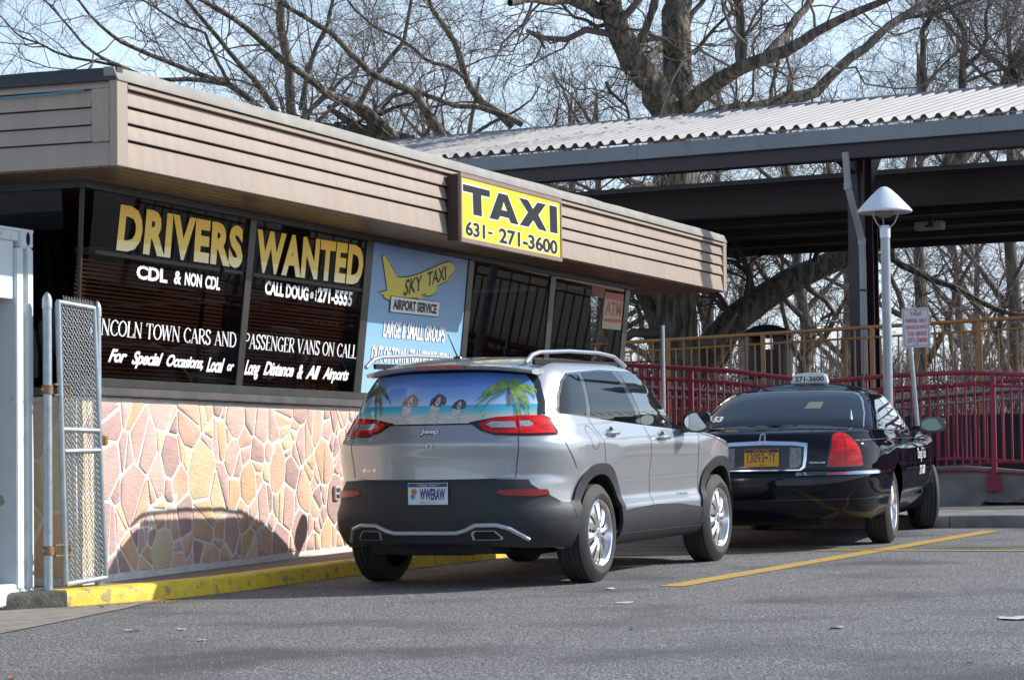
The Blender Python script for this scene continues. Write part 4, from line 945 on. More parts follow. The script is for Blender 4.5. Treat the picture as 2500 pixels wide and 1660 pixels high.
# rear glass + surround + spoiler
patch('rear_window_surround', SG, [(-.745, 1.19), (-.42, 1.165), (-.36, 1.150), (.36, 1.150), (.42, 1.165), (.745, 1.19), (.72, 1.30), (.66, 1.44), (.60, 1.53), (.3, 1.552), (-.3, 1.552), (-.60, 1.53), (-.66, 1.44), (-.72, 1.30)], M_gloss, JR, 'rear', off=.004)
M_beach = ramp_mat('beach print', [(0.0, (.62, .57, .50)), (.17, (.58, .54, .48)), (.20, (.35, .52, .52)), (.27, (.10, .50, .58)), (.37, (.05, .38, .62)), (.40, (.50, .62, .80)), (.55, (.24, .42, .78)), (1.0, (.05, .16, .56))], 'Z', 1.16, 1.51, .12, noise=.03, coat=1.0)
GW = [(-.72, 1.205), (-.42, 1.176), (-.34, 1.158), (.34, 1.158), (.42, 1.176), (.70, 1.205), (.685, 1.29), (.63, 1.42), (.565, 1.492), (.3, 1.512), (-.3, 1.512), (-.58, 1.492), (-.65, 1.42), (-.705, 1.29)]
patch('rear_window', SG, GW, M_beach, JR, 'rear', off=.008)
def decal(name, pts, m, off): return patch(name, SG, pts, m, JR, 'rear', off=off, rim=0, step=.06)
def blob(cx, cz, rx, rz, n=14, seed=0, j=.10, rot=0):
    rn = random.Random(seed); o = []
    for k in range(n):
        a = 2 * math.pi * k / n; r = 1 + rn.uniform(-j, j); x, z = rx * r * math.cos(a), rz * r * math.sin(a); o.append((cx + x * math.cos(rot) - z * math.sin(rot), cz + x * math.sin(rot) + z * math.cos(rot)))
    return o
M_dw = mat('puppy white print', (.66, .62, .58), .3, coat=1, col2=(.45, .41, .38), nscale=30); M_db = mat('puppy brown print', (.22, .12, .08), .3, coat=1, col2=(.42, .28, .20), nscale=30); M_dk = mat('puppy dark print', (.035, .028, .028), .3, coat=1, col2=(.12, .09, .08), nscale=35)
rnp = random.Random(2)
dogs = [(-.215, 1.0, M_db), (.005, .98, M_dk), (.175, .80, M_dk)]
for i, (cx, s_, hm) in enumerate(dogs):
    decal('puppy_print', blob(cx, 1.245, .040 * s_, .060 * s_, seed=i), M_dw, .0095); decal('puppy_print', blob(cx - .045 * s_, 1.190, .036 * s_, .018, seed=i + 4, rot=.5), M_dw, .0097); decal('puppy_print', blob(cx + .030 * s_, 1.188, .015, .036 * s_, seed=i + 7), M_dw, .0099)
    zc = 1.318 if i < 2 else 1.285; r = .046 * s_
    decal('puppy_print', blob(cx + .012, zc, r, r * 1.02, seed=i + 9), hm, .0105); decal('puppy_print', blob(cx + .012, zc - r * .2, r * .42, r * .75, seed=i + 11), M_dw, .0112)
    decal('puppy_print', blob(cx + .012 - r * .95, zc - r * .1, r * .38, r * .75, seed=i + 13, rot=-.3), hm, .0115); decal('puppy_print', blob(cx + .012 + r * .95, zc - r * .1, r * .38, r * .75, seed=i + 15, rot=.3), hm, .0115)
    for e in (-1, 1): decal('puppy_print', blob(cx + .012 + e * r * .38, zc + r * .12, .006, .006, 8, j=0), M_dk, .0125)
    decal('puppy_print', blob(cx + .012, zc - r * .35, .008, .006, 8, j=0), M_dk, .0125)
M_palm = mat('palm print', (.10, .22, .05), .3, coat=1, col2=(.30, .42, .12), nscale=25); M_palmd = mat('dark palm print', (.05, .09, .06), .3, coat=1, col2=(.12, .20, .10), nscale=25); M_trunk = mat('palm trunk print', (.20, .15, .11), .3, coat=1)
def palm(cx, cz, s_, m, trunk, sgn=1):
    decal('palm_print', [(cx - .010, cz), (cx + .008, cz), (cx + .028 * sgn, cz - .06 * s_), (cx + .05 * sgn, cz - .115 * s_), (cx + .03 * sgn, cz - .115 * s_), (cx + .010 * sgn - .004, cz - .06 * s_)], trunk, .0100)
    for k, a in enumerate([8, 24, 40, 58, 76, 95, 114, 132, 150, 168, 186, 206, 228, -10, -28, -48]):
        L_ = s_ * rnp.uniform(.13, .19); a0 = math.radians(a); pts_u = []; pts_d = []; M_ = 7
        for t in range(M_ + 1):
            u = t / M_; x = cx + math.cos(a0) * L_ * u; z = cz + math.sin(a0) * L_ * u * .85 - .11 * s_ * u * u; w = .007 * s_ * math.sin(math.pi * min(1, u * 1.02)) + (.006 * s_ if t % 2 else 0)
            nx, nz = -math.sin(a0), math.cos(a0); x = min(.66, max(-.68, x)); z = min(1.49, max(1.20, z)); pts_u.append((x + nx * w * .6, z + w)); pts_d.append((x - nx * w * .6, z - w * 1.4))
        poly = [pts_u[0]] + pts_u[1:] + list(reversed(pts_d[1:]))
        q = []
        for p_ in poly:
            if not q or math.hypot(p_[0] - q[-1][0], p_[1] - q[-1][1]) > .002: q.append(p_)
        try: decal('palm_print', q, m, .0105 + k * .0003)
        except Exception: pass
palm(.49, 1.405, 1.15, M_palm, M_trunk); palm(-.56, 1.395, 1.05, M_palmd, M_trunk, -1)
# spoiler lip
b = MB(); vs = []; K = 24
for k in range(K + 1):
    y = -.65 + 1.30 * k / K; e = (abs(y) / .65) ** 3; z = 1.572 - .035 * e - .012 * (y / .7) ** 2; x = -.70 + .13 * e
    for dx, dz in ((.22, .012), (.06, .008), (.0, -.004), (.012, -.026), (.10, -.034), (.22, -.02)): vs.append((x + dx, y, z + dz))
n = 6; fs = [(i * n + j, i * n + (j + 1) % n, (i + 1) * n + (j + 1) % n, (i + 1) * n + j) for i in range(K) for j in range(n)] + [tuple(range(n)), tuple(range(K * n, K * n + n))]
b.add(vs, fs).build('spoiler', M_silver, JR, angle=60)
b = MB(); b.box((-.712, -.19, 1.546), (-.66, .19, 1.562)); b.build('brake_light', M_tail, JR, bev=.004)
b = MB(); b.lathe([(.035, 0), (.03, .012), (.012, .02)], (-.30, .04, 1.628), n=14); b.tube([(-.30, .04, 1.635), (-.47, .04, 1.80)], [.006, .003], 8); b.build('antenna', M_gloss, JR)
# lower cladding
bump = [(-SJ.qs(-.50, .5), .592)]
qs1 = lambda x, z: SJ.inv_side(x, z)
B = [(qs1(-.43, .36), .285), (qs1(-.44, .45), .45), (qs1(-.50, .592), .592), (qs1(-.58, .600), .600), (qs1(-.66, .64), .640), (qs1(-.73, .68), .680), (qs1(-.79, .73), .728), (SJ.qr(.70, .75), .752), (SJ.qr(.5, .76), .757)]
poly = [(-a, c) for a, c in B] + [(a, c) for a, c in reversed(B)] + [(qs1(-.80, .34), .298), (0, .340), (-qs1(-.80, .34), .298)]
patch('rear_bumper', SJ, poly, M_clad, JR, 'wrap', off=.016, rim=.02, step=.04)
for sd in (1, -1):
    # arch mouldings
    for cx in (0, 2.7):
        out = arc(cx, .37, .485, -8 if cx == 0 else -4, 184, 26, 2.4); inn = arc(cx, .36, .418, 186, -6, 26, 2.15)
        poly = [(x, max(z, .30)) for x, z in out] + [(x, max(z, .30)) for x, z in inn]
        if cx == 0: poly = [(x, z) for x, z in arc(cx, .37, .485, -6, 155, 24, 2.4)] + [(-.50, .592), (-.44, .45), (-.425, .36)] + arc(cx, .36, .418, 178, -6, 26, 2.15)
        patch('wheel_arch_moulding', SJ, poly, M_clad, JR, off=.017, rim=.028, side=sd, step=.05)
    patch('sill_cladding', SJ, [(.42, .305), (2.28, .290), (2.26, .36), (2.215, .46), (1.7, .505), (1.2, .517), (.7, .507), (.455, .495)], M_clad, JR, off=.014, rim=.02, side=sd)
    patch('sill_lower', SJ, [(.36, .262), (2.33, .262), (2.29, .325), (.42, .335)], M_under, JR, off=.022, rim=.02, side=sd)
    # lamps
    qi_, qo_ = SJ.qr(.36, 1.14), SJ.inv_side(-.55, 1.12); us = (SJ.qr(.62, 1.12) - qi_) / (qo_ - qi_); U = lambda pts: [(qi_ + (qo_ - qi_) * u, z) for u, z in pts]
    patch('tail_light_surround', SJ, U([(-.12, 1.165), (.03, 1.105), (.20, 1.072), (.6, 1.062), (1.0, 1.064), (1.05, 1.09), (.98, 1.19), (.86, 1.208), (.60, 1.208), (.22, 1.198)]), M_gloss, JR, 'wrap', off=.003, side=sd)
    patch('tail_light', SJ, U([(0, 1.152), (.08, 1.108), (.20, 1.086), (us - .006, 1.078), (us - .006, 1.203), (.22, 1.190)]), M_tail, JR, 'wrap', off=.010, side=sd)
    patch('tail_light', SJ, U([(us + .006, 1.078), (.97, 1.076), (.998, 1.096), (.94, 1.180), (.84, 1.203), (us + .006, 1.204)]), M_tail, JR, 'wrap', off=.010, side=sd)
    patch('reversing_lamp', SJ, U([(.10, 1.145), (.17, 1.120), (us - .03, 1.116), (us - .03, 1.160), (.17, 1.162)]), M_clear, JR, 'wrap', off=.013, rim=.002, side=sd)
    patch('indicator_lamp', SJ, U([(us + .02, 1.125), (us + .16, 1.122), (us + .20, 1.142), (us + .15, 1.165), (us + .02, 1.163)]), M_clear, JR, 'wrap', off=.013, rim=.002, side=sd)
    patch('reflector', SJ, [(SJ.qr(.515, .67), .672), (SJ.qr(.57, .66), .655), (SJ.qr(.73, .65), .645), (SJ.qr(.80, .66), .655), (SJ.qr(.79, .68), .690), (SJ.qr(.66, .70), .697), (SJ.qr(.53, .69), .692)], M_refl, JR, 'wrap', off=.024, rim=.01, side=sd)
    # door and body seams
    for pts in ([(.03, 1.178), (.06, 1.10), (.10, .98), (.12, .86)], [(1.09, 1.108), (1.10, 1.05), (1.13, .85), (1.14, .52), (1.145, .30)], [(2.22, 1.05), (2.19, .92), (2.235, .75), (2.215, .47)], [(.40, .52), (.43, .51)], [(2.21, 1.055), (2.6, 1.0), (3.0, .93), (3.3, .87)], [(-.56, 1.08), (-.52, .98), (-.40, .83)]):
        seam('panel_gap', SJ, pts, JR, side=sd, w=.006)
    # handles
    for hx, hz in ((.31, 1.062), (1.37, 1.016)):
        b = MB(); p = SJ.ev0(SJ.inv_side(hx, hz), hz); y = p.y * sd
        b.lathe([(0, -.005), (.045, -.004), (.055, .002)], (hx, y, hz), (0, -sd, 0), 18); b.build('handle_recess', M_gloss, JR).scale = (1, 1, 1)
        b = MB(); b.tube([(hx - .10, y - sd * .012, hz + .004), (hx - .08, y - sd * .030, hz + .008), (hx, y - sd * .040, hz + .010), (hx + .08, y - sd * .030, hz + .006), (hx + .10, y - sd * .012, hz + .002)], [.012, .017, .019, .017, .012], 10); b.build('door_handle', M_satin, JR)
    # mirrors
    mr = bpy.data.objects.new('wing_mirror', None); COL.objects.link(mr); mr.parent = JR
    b = MB(); vs = []; K = 9; M_ = 20; yc_ = -(1.045) * sd
    for k in range(K + 1):
        t = k / K; x = 1.82 + .15 * t; sc = (1 - .0 * t) * math.sqrt(max(.02, 1 - (t * .98) ** 2.2)) if t > .35 else 1
        for j in range(M_):
            a = 2 * math.pi * j / M_; cx_, cz_ = math.cos(a), math.sin(a); vs.append((x, yc_ + .115 * sc * math.copysign(abs(cx_) ** .6, cx_), 1.135 + .085 * sc * math.copysign(abs(cz_) ** .65, cz_)))
    fs = [(i * M_ + j, i * M_ + (j + 1) % M_, (i + 1) * M_ + (j + 1) % M_, (i + 1) * M_ + j) for i in range(K) for j in range(M_)] + [tuple(range(K * M_, K * M_ + M_)), tuple(range(M_))]
    b.add(vs, fs, 0); o = b.build('mirror_housing', M_gloss, mr, angle=50)
    b = MB(); b.lathe([(0, .0), (1, .0)], (0, 0, 0), (-1, 0, 0), 24); o = b.build('mirror_glass', M_mirr, mr); o.location = (1.8165, yc_, 1.135); o.scale = (1, .098, .070); o.rotation_euler = (0, math.radians(3), math.radians(4 * sd))
    b = MB(); b.bar((1.90, -(.84) * sd, 1.075), (1.90, -(1.0) * sd, 1.095), .05, .07); b.build('mirror_arm', M_gloss, mr, bev=.01)
seam('fuel_flap', SJ, arc(-.07, 1.04, .085, 0, 360, 20), JR, n=2, w=.004)
# tailgate seams and crease
for sd in (1, -1): seam('panel_gap', SJ, [(SJ.qr(.62, .77), .765), (SJ.qr(.635, .9), .90), (SJ.qr(.625, 1.09), 1.068)], JR, 'wrap', side=sd, w=.006)
seam('panel_gap', SJ, [(-SJ.qr(.62), .768), (0, .762), (SJ.qr(.62), .768)], JR, 'wrap', w=.010, off=.003)
seam('panel_gap', SG, [(-SG.qr(.60, 1.16), 1.165), (0, 1.150), (SG.qr(.60, 1.16), 1.165)], JR, 'wrap', w=.008, off=.006)
# plate recess (dark), plate, camera, badges
patch('plate_recess', SJ, [(-.62, .72), (-.50, .60), (-.40, .565), (.40, .565), (.50, .60), (.62, .72), (.60, .752), (-.60, .752)], M_clad, JR, 'rear', off=.018, rim=.004)
blue_t = mat('blue plate lettering', (.02, .04, .20), .4); M_pw = mat('white plate', (.60, .64, .70), .4); M_pblue = mat('navy plate band', (.03, .05, .16), .4)
plate(JR, (-1.046, -.045, .675), .305, .152, math.radians(1), M_pw, [('WWERAW', -.062, .132, -.045, .036, .035, blue_t), ('* New York *', -.085, .09, .052, .070, .0, M_pw), ('Suffolk County', -.06, .06, -.068, -.056, 0, blue_t)], None, None, None, None, M_pblue)
b = MB(); b.lathe([(.022, 0), (0, .0)], (0, 0, 0), (-1, 0, 0), 14); o = b.build('plate_emblem', mat('orange print', (.55, .15, .04), .5), JR); o.location = (-1.0485, .06, .690); b = MB(); b.lathe([(.018, 0), (0, .0)], (0, 0, 0), (-1, 0, 0), 12); o = b.build('plate_emblem', mat('blue print', (.06, .25, .55), .5), JR); o.location = (-1.0485, .07, .655)
def surf_text(sf, txt, y0, y1, z0, z1, m, mode, parent, name, bold=.0, off=.004, ext=.0, shear=0, side=1):
    b = MB()
    def fn(u, v, w):
        q = sf.inv_rear(u, v) if mode == 'rear' else sf.inv_side(u, v)
        p = sf.ev0(q, v); e = .012; nn = (sf.ev0(q + e, v) - sf.ev0(q - e, v)).cross(sf.ev0(q, v + e) - sf.ev0(q, v - e)).normalized()
        if nn.dot(Vector((p.x - 1.3, p.y, 0))) < 0: nn = -nn
        return p + nn * (off + max(0, w) * ext)
    text_fit(b, txt, y0, z0, y1, z1, fn, bold=bold, shear=shear, extrude=.5 if ext else 0); return b.build(name, m, parent, smooth=False, fix=False)
surf_text(SJ, 'Jeep', -.062, .092, 1.072, 1.128, M_gloss, 'rear', JR, 'badge', bold=.075, off=.0025); surf_text(SJ, 'Jeep', -.055, .085, 1.078, 1.122, mat('bright badge', (.78, .79, .82), .35, metal=.2), 'rear', JR, 'badge', bold=.03, off=.005, ext=.004)
surf_text(SJ, 'LIMITED', .425, .640, .832, .850, M_chrome, 'rear', JR, 'badge', bold=.0, off=.003); surf_text(SJ, '4x4', -.545, -.41, .828, .852, M_chrome, 'rear', JR, 'badge', off=.003, shear=.2)
surf_text(SJ, 'CHEROKEE', 1.72, 1.98, .568, .590, M_chrome, 'side', JR, 'badge', off=.003)
b = MB(); b.box((-.985, -.060, .992), (-.955, .0, 1.018)); b.build('camera_housing', M_satin, JR, bev=.008); b = MB(); b.lathe([(.008, 0), (0, .002)], (-.987, -.03, 1.004), (-1, 0, 0), 12); b.build('camera_lens', M_gloss, JR)
# exhaust trim bar with two dark outlets
b = MB(); pts = [(-.66, .335), (-.60, .425), (-.52, .452), (-.38, .452), (-.30, .415), (-.24, .398), (.24, .398), (.30, .415), (.38, .452), (.52, .452), (.60, .425), (.70, .345)]
P3 = [SJ.ev0(SJ.inv_rear(a, c), c) + Vector((-.030, 0, 0)) for a, c in pts]; b.tube(P3, .017, 10); b.build('bumper_trim', M_satin, JR)
patch('skid_panel', SJ, [(-.60, .36), (-.58, .41), (-.50, .435), (-.36, .435), (-.26, .388), (.26, .388), (.36, .435), (.50, .435), (.60, .41), (.64, .36), (.30, .335), (-.30, .335)], M_clad, JR, 'rear', off=.026, rim=.01)
for s_ in (-1, 1):
    for o_, mm, nm, sc in ((.034, M_satin, 'exhaust_trim', 1.0), (.037, mat('exhaust void', (.004, .004, .004), .8), 'exhaust_outlet', .84)):
        c0 = (.445 * s_, .392); pg = [(-.10, -.028), (.09, -.028), (.10, -.015), (.055, .030), (-.085, .030), (-.105, .015)]
        patch(nm, SJ, [(c0[0] + a * sc * s_, c0[1] + c * sc) for a, c in pg], mm, JR, 'rear', off=o_, rim=.008)
# underside, liners, wheels
b = MB(); b.box((-.55, -.70, .33), (3.1, .70, .42)); b.box((-.93, -.45, .25), (-.55, .45, .36)); b.box((-.35, -.60, .22), (.12, .55, .30)); b.build('underbody', M_under, JR, smooth=False)
b = MB(); b.tube([(0, -.72, .33), (0, .72, .33)], .04, 10); b.tube([(0, -.05, .32), (0, .12, .32)], .11, 12); b.box((-.92, -.30, .24), (-.6, .25, .34)); b.build('rear_axle', M_under, JR)
for cx in (0, 2.7):
    for sd in (1, -1):
        half_liner(cx, .36, .432, .885 * -sd, .50 * -sd, JR)
        wheel(JR, (cx, -.81 * sd, .352), .352, .241, .225, 10, 'a', 0, -sd)

# ---- black sedan taxi
LR = thing('parked_sedan', 'black long sedan taxi with a white roof sign 271-3600 and large red tail lights', 'car', matrix=carmat(7.843, -2.872, 5.2))
IRl = pl([(.25, .10), (.30, .06), (.36, .03), (.46, .008), (.56, 0), (.64, .006), (.665, .02), (.68, .075), (.75, .085), (.85, .10), (.93, .12), (.99, .155), (1.03, .20), (1.06, .26)])
ISl_t = pl([(.22, .14), (.28, .08), (.36, .045), (.44, .03), (.47, .018), (.56, .010), (.64, .004), (.70, .002), (.80, .006), (.88, .020), (.93, .042), (.98, .075), (1.02, .10), (1.06, .14)])
SL = Surf(-1.45, 3.98, .99, .75, 1.0, 2.9, 2.5, IRl, pl([(.25, .15), (.4, .03), (.6, 0), (.8, .08), (.95, .3), (1.1, .6)]), lambda x, z: max(0, ISl_t(z) - .014 * math.exp(-((x) / .5) ** 2) * (z < .9)), 1.6, 1.6, taper=lambda x: .035 * max(0, x - 2.4) ** 1.4 + .055 * max(0, -x - .1) ** 1.4)
zbl = pl([(-1.5, .285), (-1.0, .27), (-.5, .24), (.5, .235), (2.5, .23), (3.5, .25), (4, .28)])
ztl = pl([(-1.5, 1.005), (-1.2, 1.02), (-.6, 1.035), (.2, 1.02), (1.2, .985), (2.4, .965), (3.2, .92), (3.98, .82)])
shell(SL, zbl, ztl, [(0, .345), (2.99, .345)], 'body', M_blackp, LR, deck=lambda x, u, z: (.055 if x < .2 else .05) * (1 - u ** 2.5), nz=48, dq=.022, R=.385, px=2.1, deckx=(.75, .9))
IRq = pl([(.96, -.05), (1.05, .06), (1.10, .16), (1.20, .42), (1.30, .70), (1.36, .90), (1.40, 1.08), (1.42, 1.25)])
IFq = pl([(.95, 0), (1.05, .30), (1.2, .62), (1.32, .90), (1.38, 1.08), (1.42, 1.30)])
ISq_t = pl([(.93, 0), (1.0, .02), (1.08, .052), (1.18, .105), (1.27, .158), (1.34, .208), (1.38, .25), (1.405, .30), (1.42, .35)])
SQ = Surf(-.55, 2.95, .875, .50, .95, 3.9, 2.4, IRq, IFq, lambda x, z: ISq_t(z), 2.2, 2.2, taper=lambda x: .04 * max(0, x - 1.6) ** 1.3 + .03 * max(0, .3 - x) ** 1.2)
shell(SQ, lambda x: .94, lambda x: 1.418, [], 'cabin', M_blackp, LR, deck=lambda x, u, z: .062 * (1 - u ** 2.2), nz=20, dq=.035, deckx=(1.6, 1.5))
patch('rear_window_trim', SQ, [(-.745, 1.055), (-.4, 1.048), (.4, 1.048), (.745, 1.055), (.715, 1.17), (.655, 1.29), (.60, 1.352), (.55, 1.372), (.3, 1.392), (-.3, 1.392), (-.55, 1.372), (-.60, 1.352), (-.655, 1.29), (-.715, 1.17)], M_chrome, LR, 'rear', off=.003, rim=.004)
patch('rear_window', SQ, [(-.735, 1.058), (-.4, 1.051), (.4, 1.051), (.735, 1.058), (.703, 1.17), (.643, 1.285), (.588, 1.346), (.54, 1.366), (.3, 1.386), (-.3, 1.386), (-.54, 1.366), (-.588, 1.346), (-.643, 1.285), (-.703, 1.17)], M_tint, LR, 'rear', off=.006)
surf_text(SQ, '53', -.66, -.56, 1.115, 1.165, M_white, 'rear', LR, 'number_sticker', bold=.04, off=.009, shear=.15)
patch('rear_view_mirror_glint', SQ, [(.16, 1.225), (.31, 1.225), (.31, 1.285), (.18, 1.285)], mat('pale mirror', (.16, .18, .12), .3), LR, 'rear', off=.0068, rim=0)
for sd in (1, -1):
    patch('side_window_trim', SQ, [(-.02, 1.045), (1.2, 1.005), (2.15, .985), (2.26, 1.0), (1.85, 1.20), (1.50, 1.335), (1.15, 1.372), (.55, 1.375), (.30, 1.28), (.12, 1.16)], M_chrome, LR, off=.003, rim=.004, side=sd)
    patch('rear_door_window', SQ, [(.02, 1.055), (1.06, 1.018), (1.02, 1.2), (.98, 1.362), (.58, 1.365), (.34, 1.27), (.17, 1.16)], M_tint, LR, off=.006, side=sd)
    patch('front_door_window', SQ, [(1.12, 1.018), (2.12, .995), (2.20, 1.005), (1.82, 1.195), (1.48, 1.325), (1.15, 1.360), (1.04, 1.362), (1.08, 1.2)], M_tintl, LR, off=.006, side=sd)
    # tail lamp: upright trapezoid with rounded top
    qi_, qo_ = SL.qr(.555), SL.inv_side(-1.10, .8)
    shp = [(0, .728), (.35, .724), (.7, .724), (1, .730), (.975, .80), (.935, .865), (.86, .930), (.77, .975), (.65, 1.000), (.50, 1.010), (.36, 1.002), (.25, .975), (.165, .92), (.09, .85)]
    pz = [(qi_ + (qo_ - qi_) * u, z) for u, z in shp]
    patch('tail_light_bezel', SL, [(a + (.010 if a > (qi_ + qo_) / 2 else -.010), c + (.009 if c > .8 else -.007)) for a, c in pz], M_gloss, LR, 'wrap', off=.003, side=sd)
    tl = patch('tail_light', SL, pz, M_tail, LR, 'wrap', off=.012, rim=.014, side=sd)
    seam('lens_rib', SL, [(qi_ + .05, .826), (qo_ - .02, .826)], LR, 'wrap', side=sd, w=.006, off=.0135, m=M_taild); seam('lens_rib', SL, [(qi_ + (qo_ - qi_) * .5, .735), (qi_ + (qo_ - qi_) * .56, .985)], LR, 'wrap', side=sd, w=.006, off=.0135, m=M_taild)
    seam('bumper_chrome', SL, [(SL.qr(.30, .66), .660), (SL.qr(.60, .66), .662), (SL.inv_side(-.95, .66), .664), (SL.inv_side(-.42, .66), .662)], LR, 'wrap', side=sd, w=.024, off=.008, m=M_chrome)
    seam('panel_gap', SL, [(-.42, .45), (SL.ev0(SL.qr(.9), .45).x, .45)], LR, side=sd, w=.004, m=M_gloss)
    for pts in ([(.33, 1.02), (.40, .90), (.42, .60), (.42, .28)], [(1.20, .985), (1.27, .80), (1.28, .28)], [(2.42, .96), (2.46, .8), (2.44, .28)]): seam('panel_gap', SL, pts, LR, side=sd, w=.006)
    seam('pinstripe', SL, [(-1.15, .945), (0, .95), (1.2, .935), (2.4, .915), (3.2, .88)], LR, side=sd, w=.003, m=mat('red pinstripe', (.22, .05, .03), .4))
    seam('side_moulding', SL, [(.42, .46), (1.27, .455), (2.5, .45)], LR, side=sd, w=.012, off=.006, m=M_gloss)
    seam('arch_lip', SL, arc(0, .345, .392, 5, 175, 16, 2.1), LR, side=sd, w=.014, off=.006, m=M_gloss, n=2)
    for hx, hz in ((.55, .935), (1.42, .925)):
        p = SL.ev0(SL.inv_side(hx, hz), hz); y = p.y * sd; b = MB(); b.tube([(hx - .09, y - sd * .01, hz), (hx - .07, y - sd * .028, hz), (hx + .07, y - sd * .028, hz), (hx + .09, y - sd * .01, hz)], .012, 8); b.build('door_handle', M_blackp, LR)
    mr = bpy.data.objects.new('wing_mirror', None); COL.objects.link(mr); mr.parent = LR; yc_ = -1.075 * sd; b = MB(); vs = []; K = 8; M_ = 18
    for k in range(K + 1):
        t = k / K; x = 1.98 + .15 * t; sc = math.sqrt(max(.02, 1 - (t * .98) ** 2.4)) if t > .3 else 1
        for j in range(M_):
            a = 2 * math.pi * j / M_; cx_, cz_ = math.cos(a), math.sin(a); vs.append((x, yc_ + .125 * sc * math.copysign(abs(cx_) ** .55, cx_), 1.055 + .075 * sc * math.copysign(abs(cz_) ** .6, cz_)))
    fs = [(i * M_ + j, i * M_ + (j + 1) % M_, (i + 1) * M_ + (j + 1) % M_, (i + 1) * M_ + j) for i in range(K) for j in range(M_)] + [tuple(range(K * M_, K * M_ + M_)), tuple(range(M_))]
    b.add(vs, fs).build('mirror_housing', M_gloss, mr, angle=50)
    b = MB(); b.lathe([(0, 0), (1, 0)], (0, 0, 0), (-1, 0, 0), 20); o = b.build('mirror_glass', mat('dark mirror glass', (.10, .14, .15), .03, metal=1.0), mr); o.location = (1.976, yc_, 1.055); o.scale = (1, .108, .060); o.rotation_euler = (0, math.radians(2), math.radians(3 * sd))
    b = MB(); b.bar((2.08, -.86 * sd, 1.01), (2.05, -1.0 * sd, 1.02), .07, .06); b.build('mirror_arm', M_gloss, mr, bev=.01)
    # front wheels and rear
for cx, st in ((0, 0), (2.99, math.radians(19))):
    for sd in (1, -1):
        half_liner(cx, .345, .395, .93 * -sd, .50 * -sd, LR)
        wheel(LR, (cx, -.835 * sd, .343), .343, .228, .215, 14, 'b', st, -sd)
patch('bumper_seam', SL, [(-SL.qr(.98, .44), .438), (SL.qr(.98, .44), .438), (SL.qr(.98, .45), .446), (-SL.qr(.98, .45), .446)], M_gloss, LR, 'wrap', off=.002, rim=.003, step=.08)
# lid panel: chrome framed recess with plate and lamps
fr_o = [(-.335, .688), (.335, .688), (.372, .72), (.385, .80), (.390, .925), (.28, .938), (0, .948), (-.28, .938), (-.390, .925), (-.385, .80), (-.372, .72)]
fr_i = [(-.322, .702), (.322, .702), (.350, .73), (.360, .80), (.362, .895), (.27, .908), (0, .915), (-.27, .908), (-.362, .895), (-.360, .80), (-.350, .73)]
patch('chrome_frame', SL, fr_o, M_chrome, LR, 'rear', off=.012, rim=.014)
patch('lid_panel', SL, fr_i, mat('ribbed dark panel', (.03, .033, .042), .4), LR, 'rear', off=.0135, rim=.006)
for k in range(9): seam('panel_rib', SL, [(-.345, .725 + k * .02), (.345, .725 + k * .02)], LR, 'rear', w=.004, off=.015, m=M_gloss, n=10)
for s_ in (-1, 1): patch('reversing_lamp', SL, [(.240 * s_, .715), (.310 * s_, .715), (.338 * s_, .75), (.342 * s_, .885), (.240 * s_, .890)], mat('dull clear lens', (.20, .21, .23), .25, coat=.6, col2=(.12, .125, .14), nscale=30), LR, 'rear', off=.018, rim=.006)
for a_, c_, m_ in ((.030, .055, M_chrome), (.018, .042, M_gloss)):
    patch('emblem', SL, [(-a_, .945), (a_, .945), (a_ * .75, .945 + c_), (a_ * .4, .953 + c_), (-a_ * .4, .953 + c_), (-a_ * .75, .945 + c_)], m_, LR, 'rear', off=.016 + (.003 if m_ is M_gloss else 0), rim=.010, step=.05)
surf_text(SL, 'TOWN CAR', .405, .54, .752, .767, M_chrome, 'rear', LR, 'badge', off=.003)
M_po = mat('orange plate', (.62, .30, .02), .4); M_pn = mat('dark navy plate', (.015, .018, .035), .4)
plate(LR, (-1.392, .0, .808), .305, .152, math.radians(6), M_po, [('13093', -.125, .022, -.040, .040, .0, M_pn), ('TY', .062, .122, -.040, .040, .0, M_pn), ('-', .030, .055, -.008, .010, .06, M_pn), ('TAXI', -.022, .022, -.070, -.056, 0, M_pn), ('NEW YORK', -.075, .075, .052, .068, .0, M_po)], None, None, None, None, M_pn)
seam('lid_gap', SL, [(-.52, .684), (.52, .684)], LR, 'rear', w=.012, off=.004, n=20)
# door lettering
surf_text(SL, "Doug's Taxi", 1.50, 2.10, .70, .84, M_white, 'side', LR, 'door_lettering', off=.003, shear=.3); surf_text(SL, '271-3600', 1.62, 2.02, .58, .67, M_white, 'side', LR, 'door_lettering', off=.003, bold=.02)
# roof sign, antennas
rs = bpy.data.objects.new('roof_sign', None); COL.objects.link(rs); rs.parent = LR; rs.location = (1.0, -.045, 1.472)
b = MB(); b.prism([(-.175, 0), (.175, 0), (.165, .05), (.150, .082), (.120, .096), (0, .105), (-.120, .096), (-.150, .082), (-.165, .05)], -.05, .05, ((0, 0, 0), (0, -1, 0), (0, 0, 1), (-1, 0, 0))); b.build('sign_body', mat('white sign plastic', (.78, .78, .78), .35, coat=.4), rs, bev=.010)
b = MB(); text_fit(b, '271-3600', -.138, .018, .138, .068, lambda u, v, w: (-.0525, -u, v), bold=.03); b.build('sign_lettering', mat('navy lettering', (.01, .015, .06), .4), rs, smooth=False, fix=False)
b = MB(); b.tube([(-.28, -.62, 1.09), (-.28, -.62, 1.14), (-.27, -.615, 1.21)], [.014, .013, .006], 8); b.build('antenna', M_chrome, LR); b = MB(); b.lathe([(.016, 0), (.010, .03)], (.62, -.60, 1.43), n=10); b.tube([(.62, -.60, 1.45), (.95, -.62, 1.95)], [.0035, .0015], 6); b.build('antenna', M_gloss, LR)
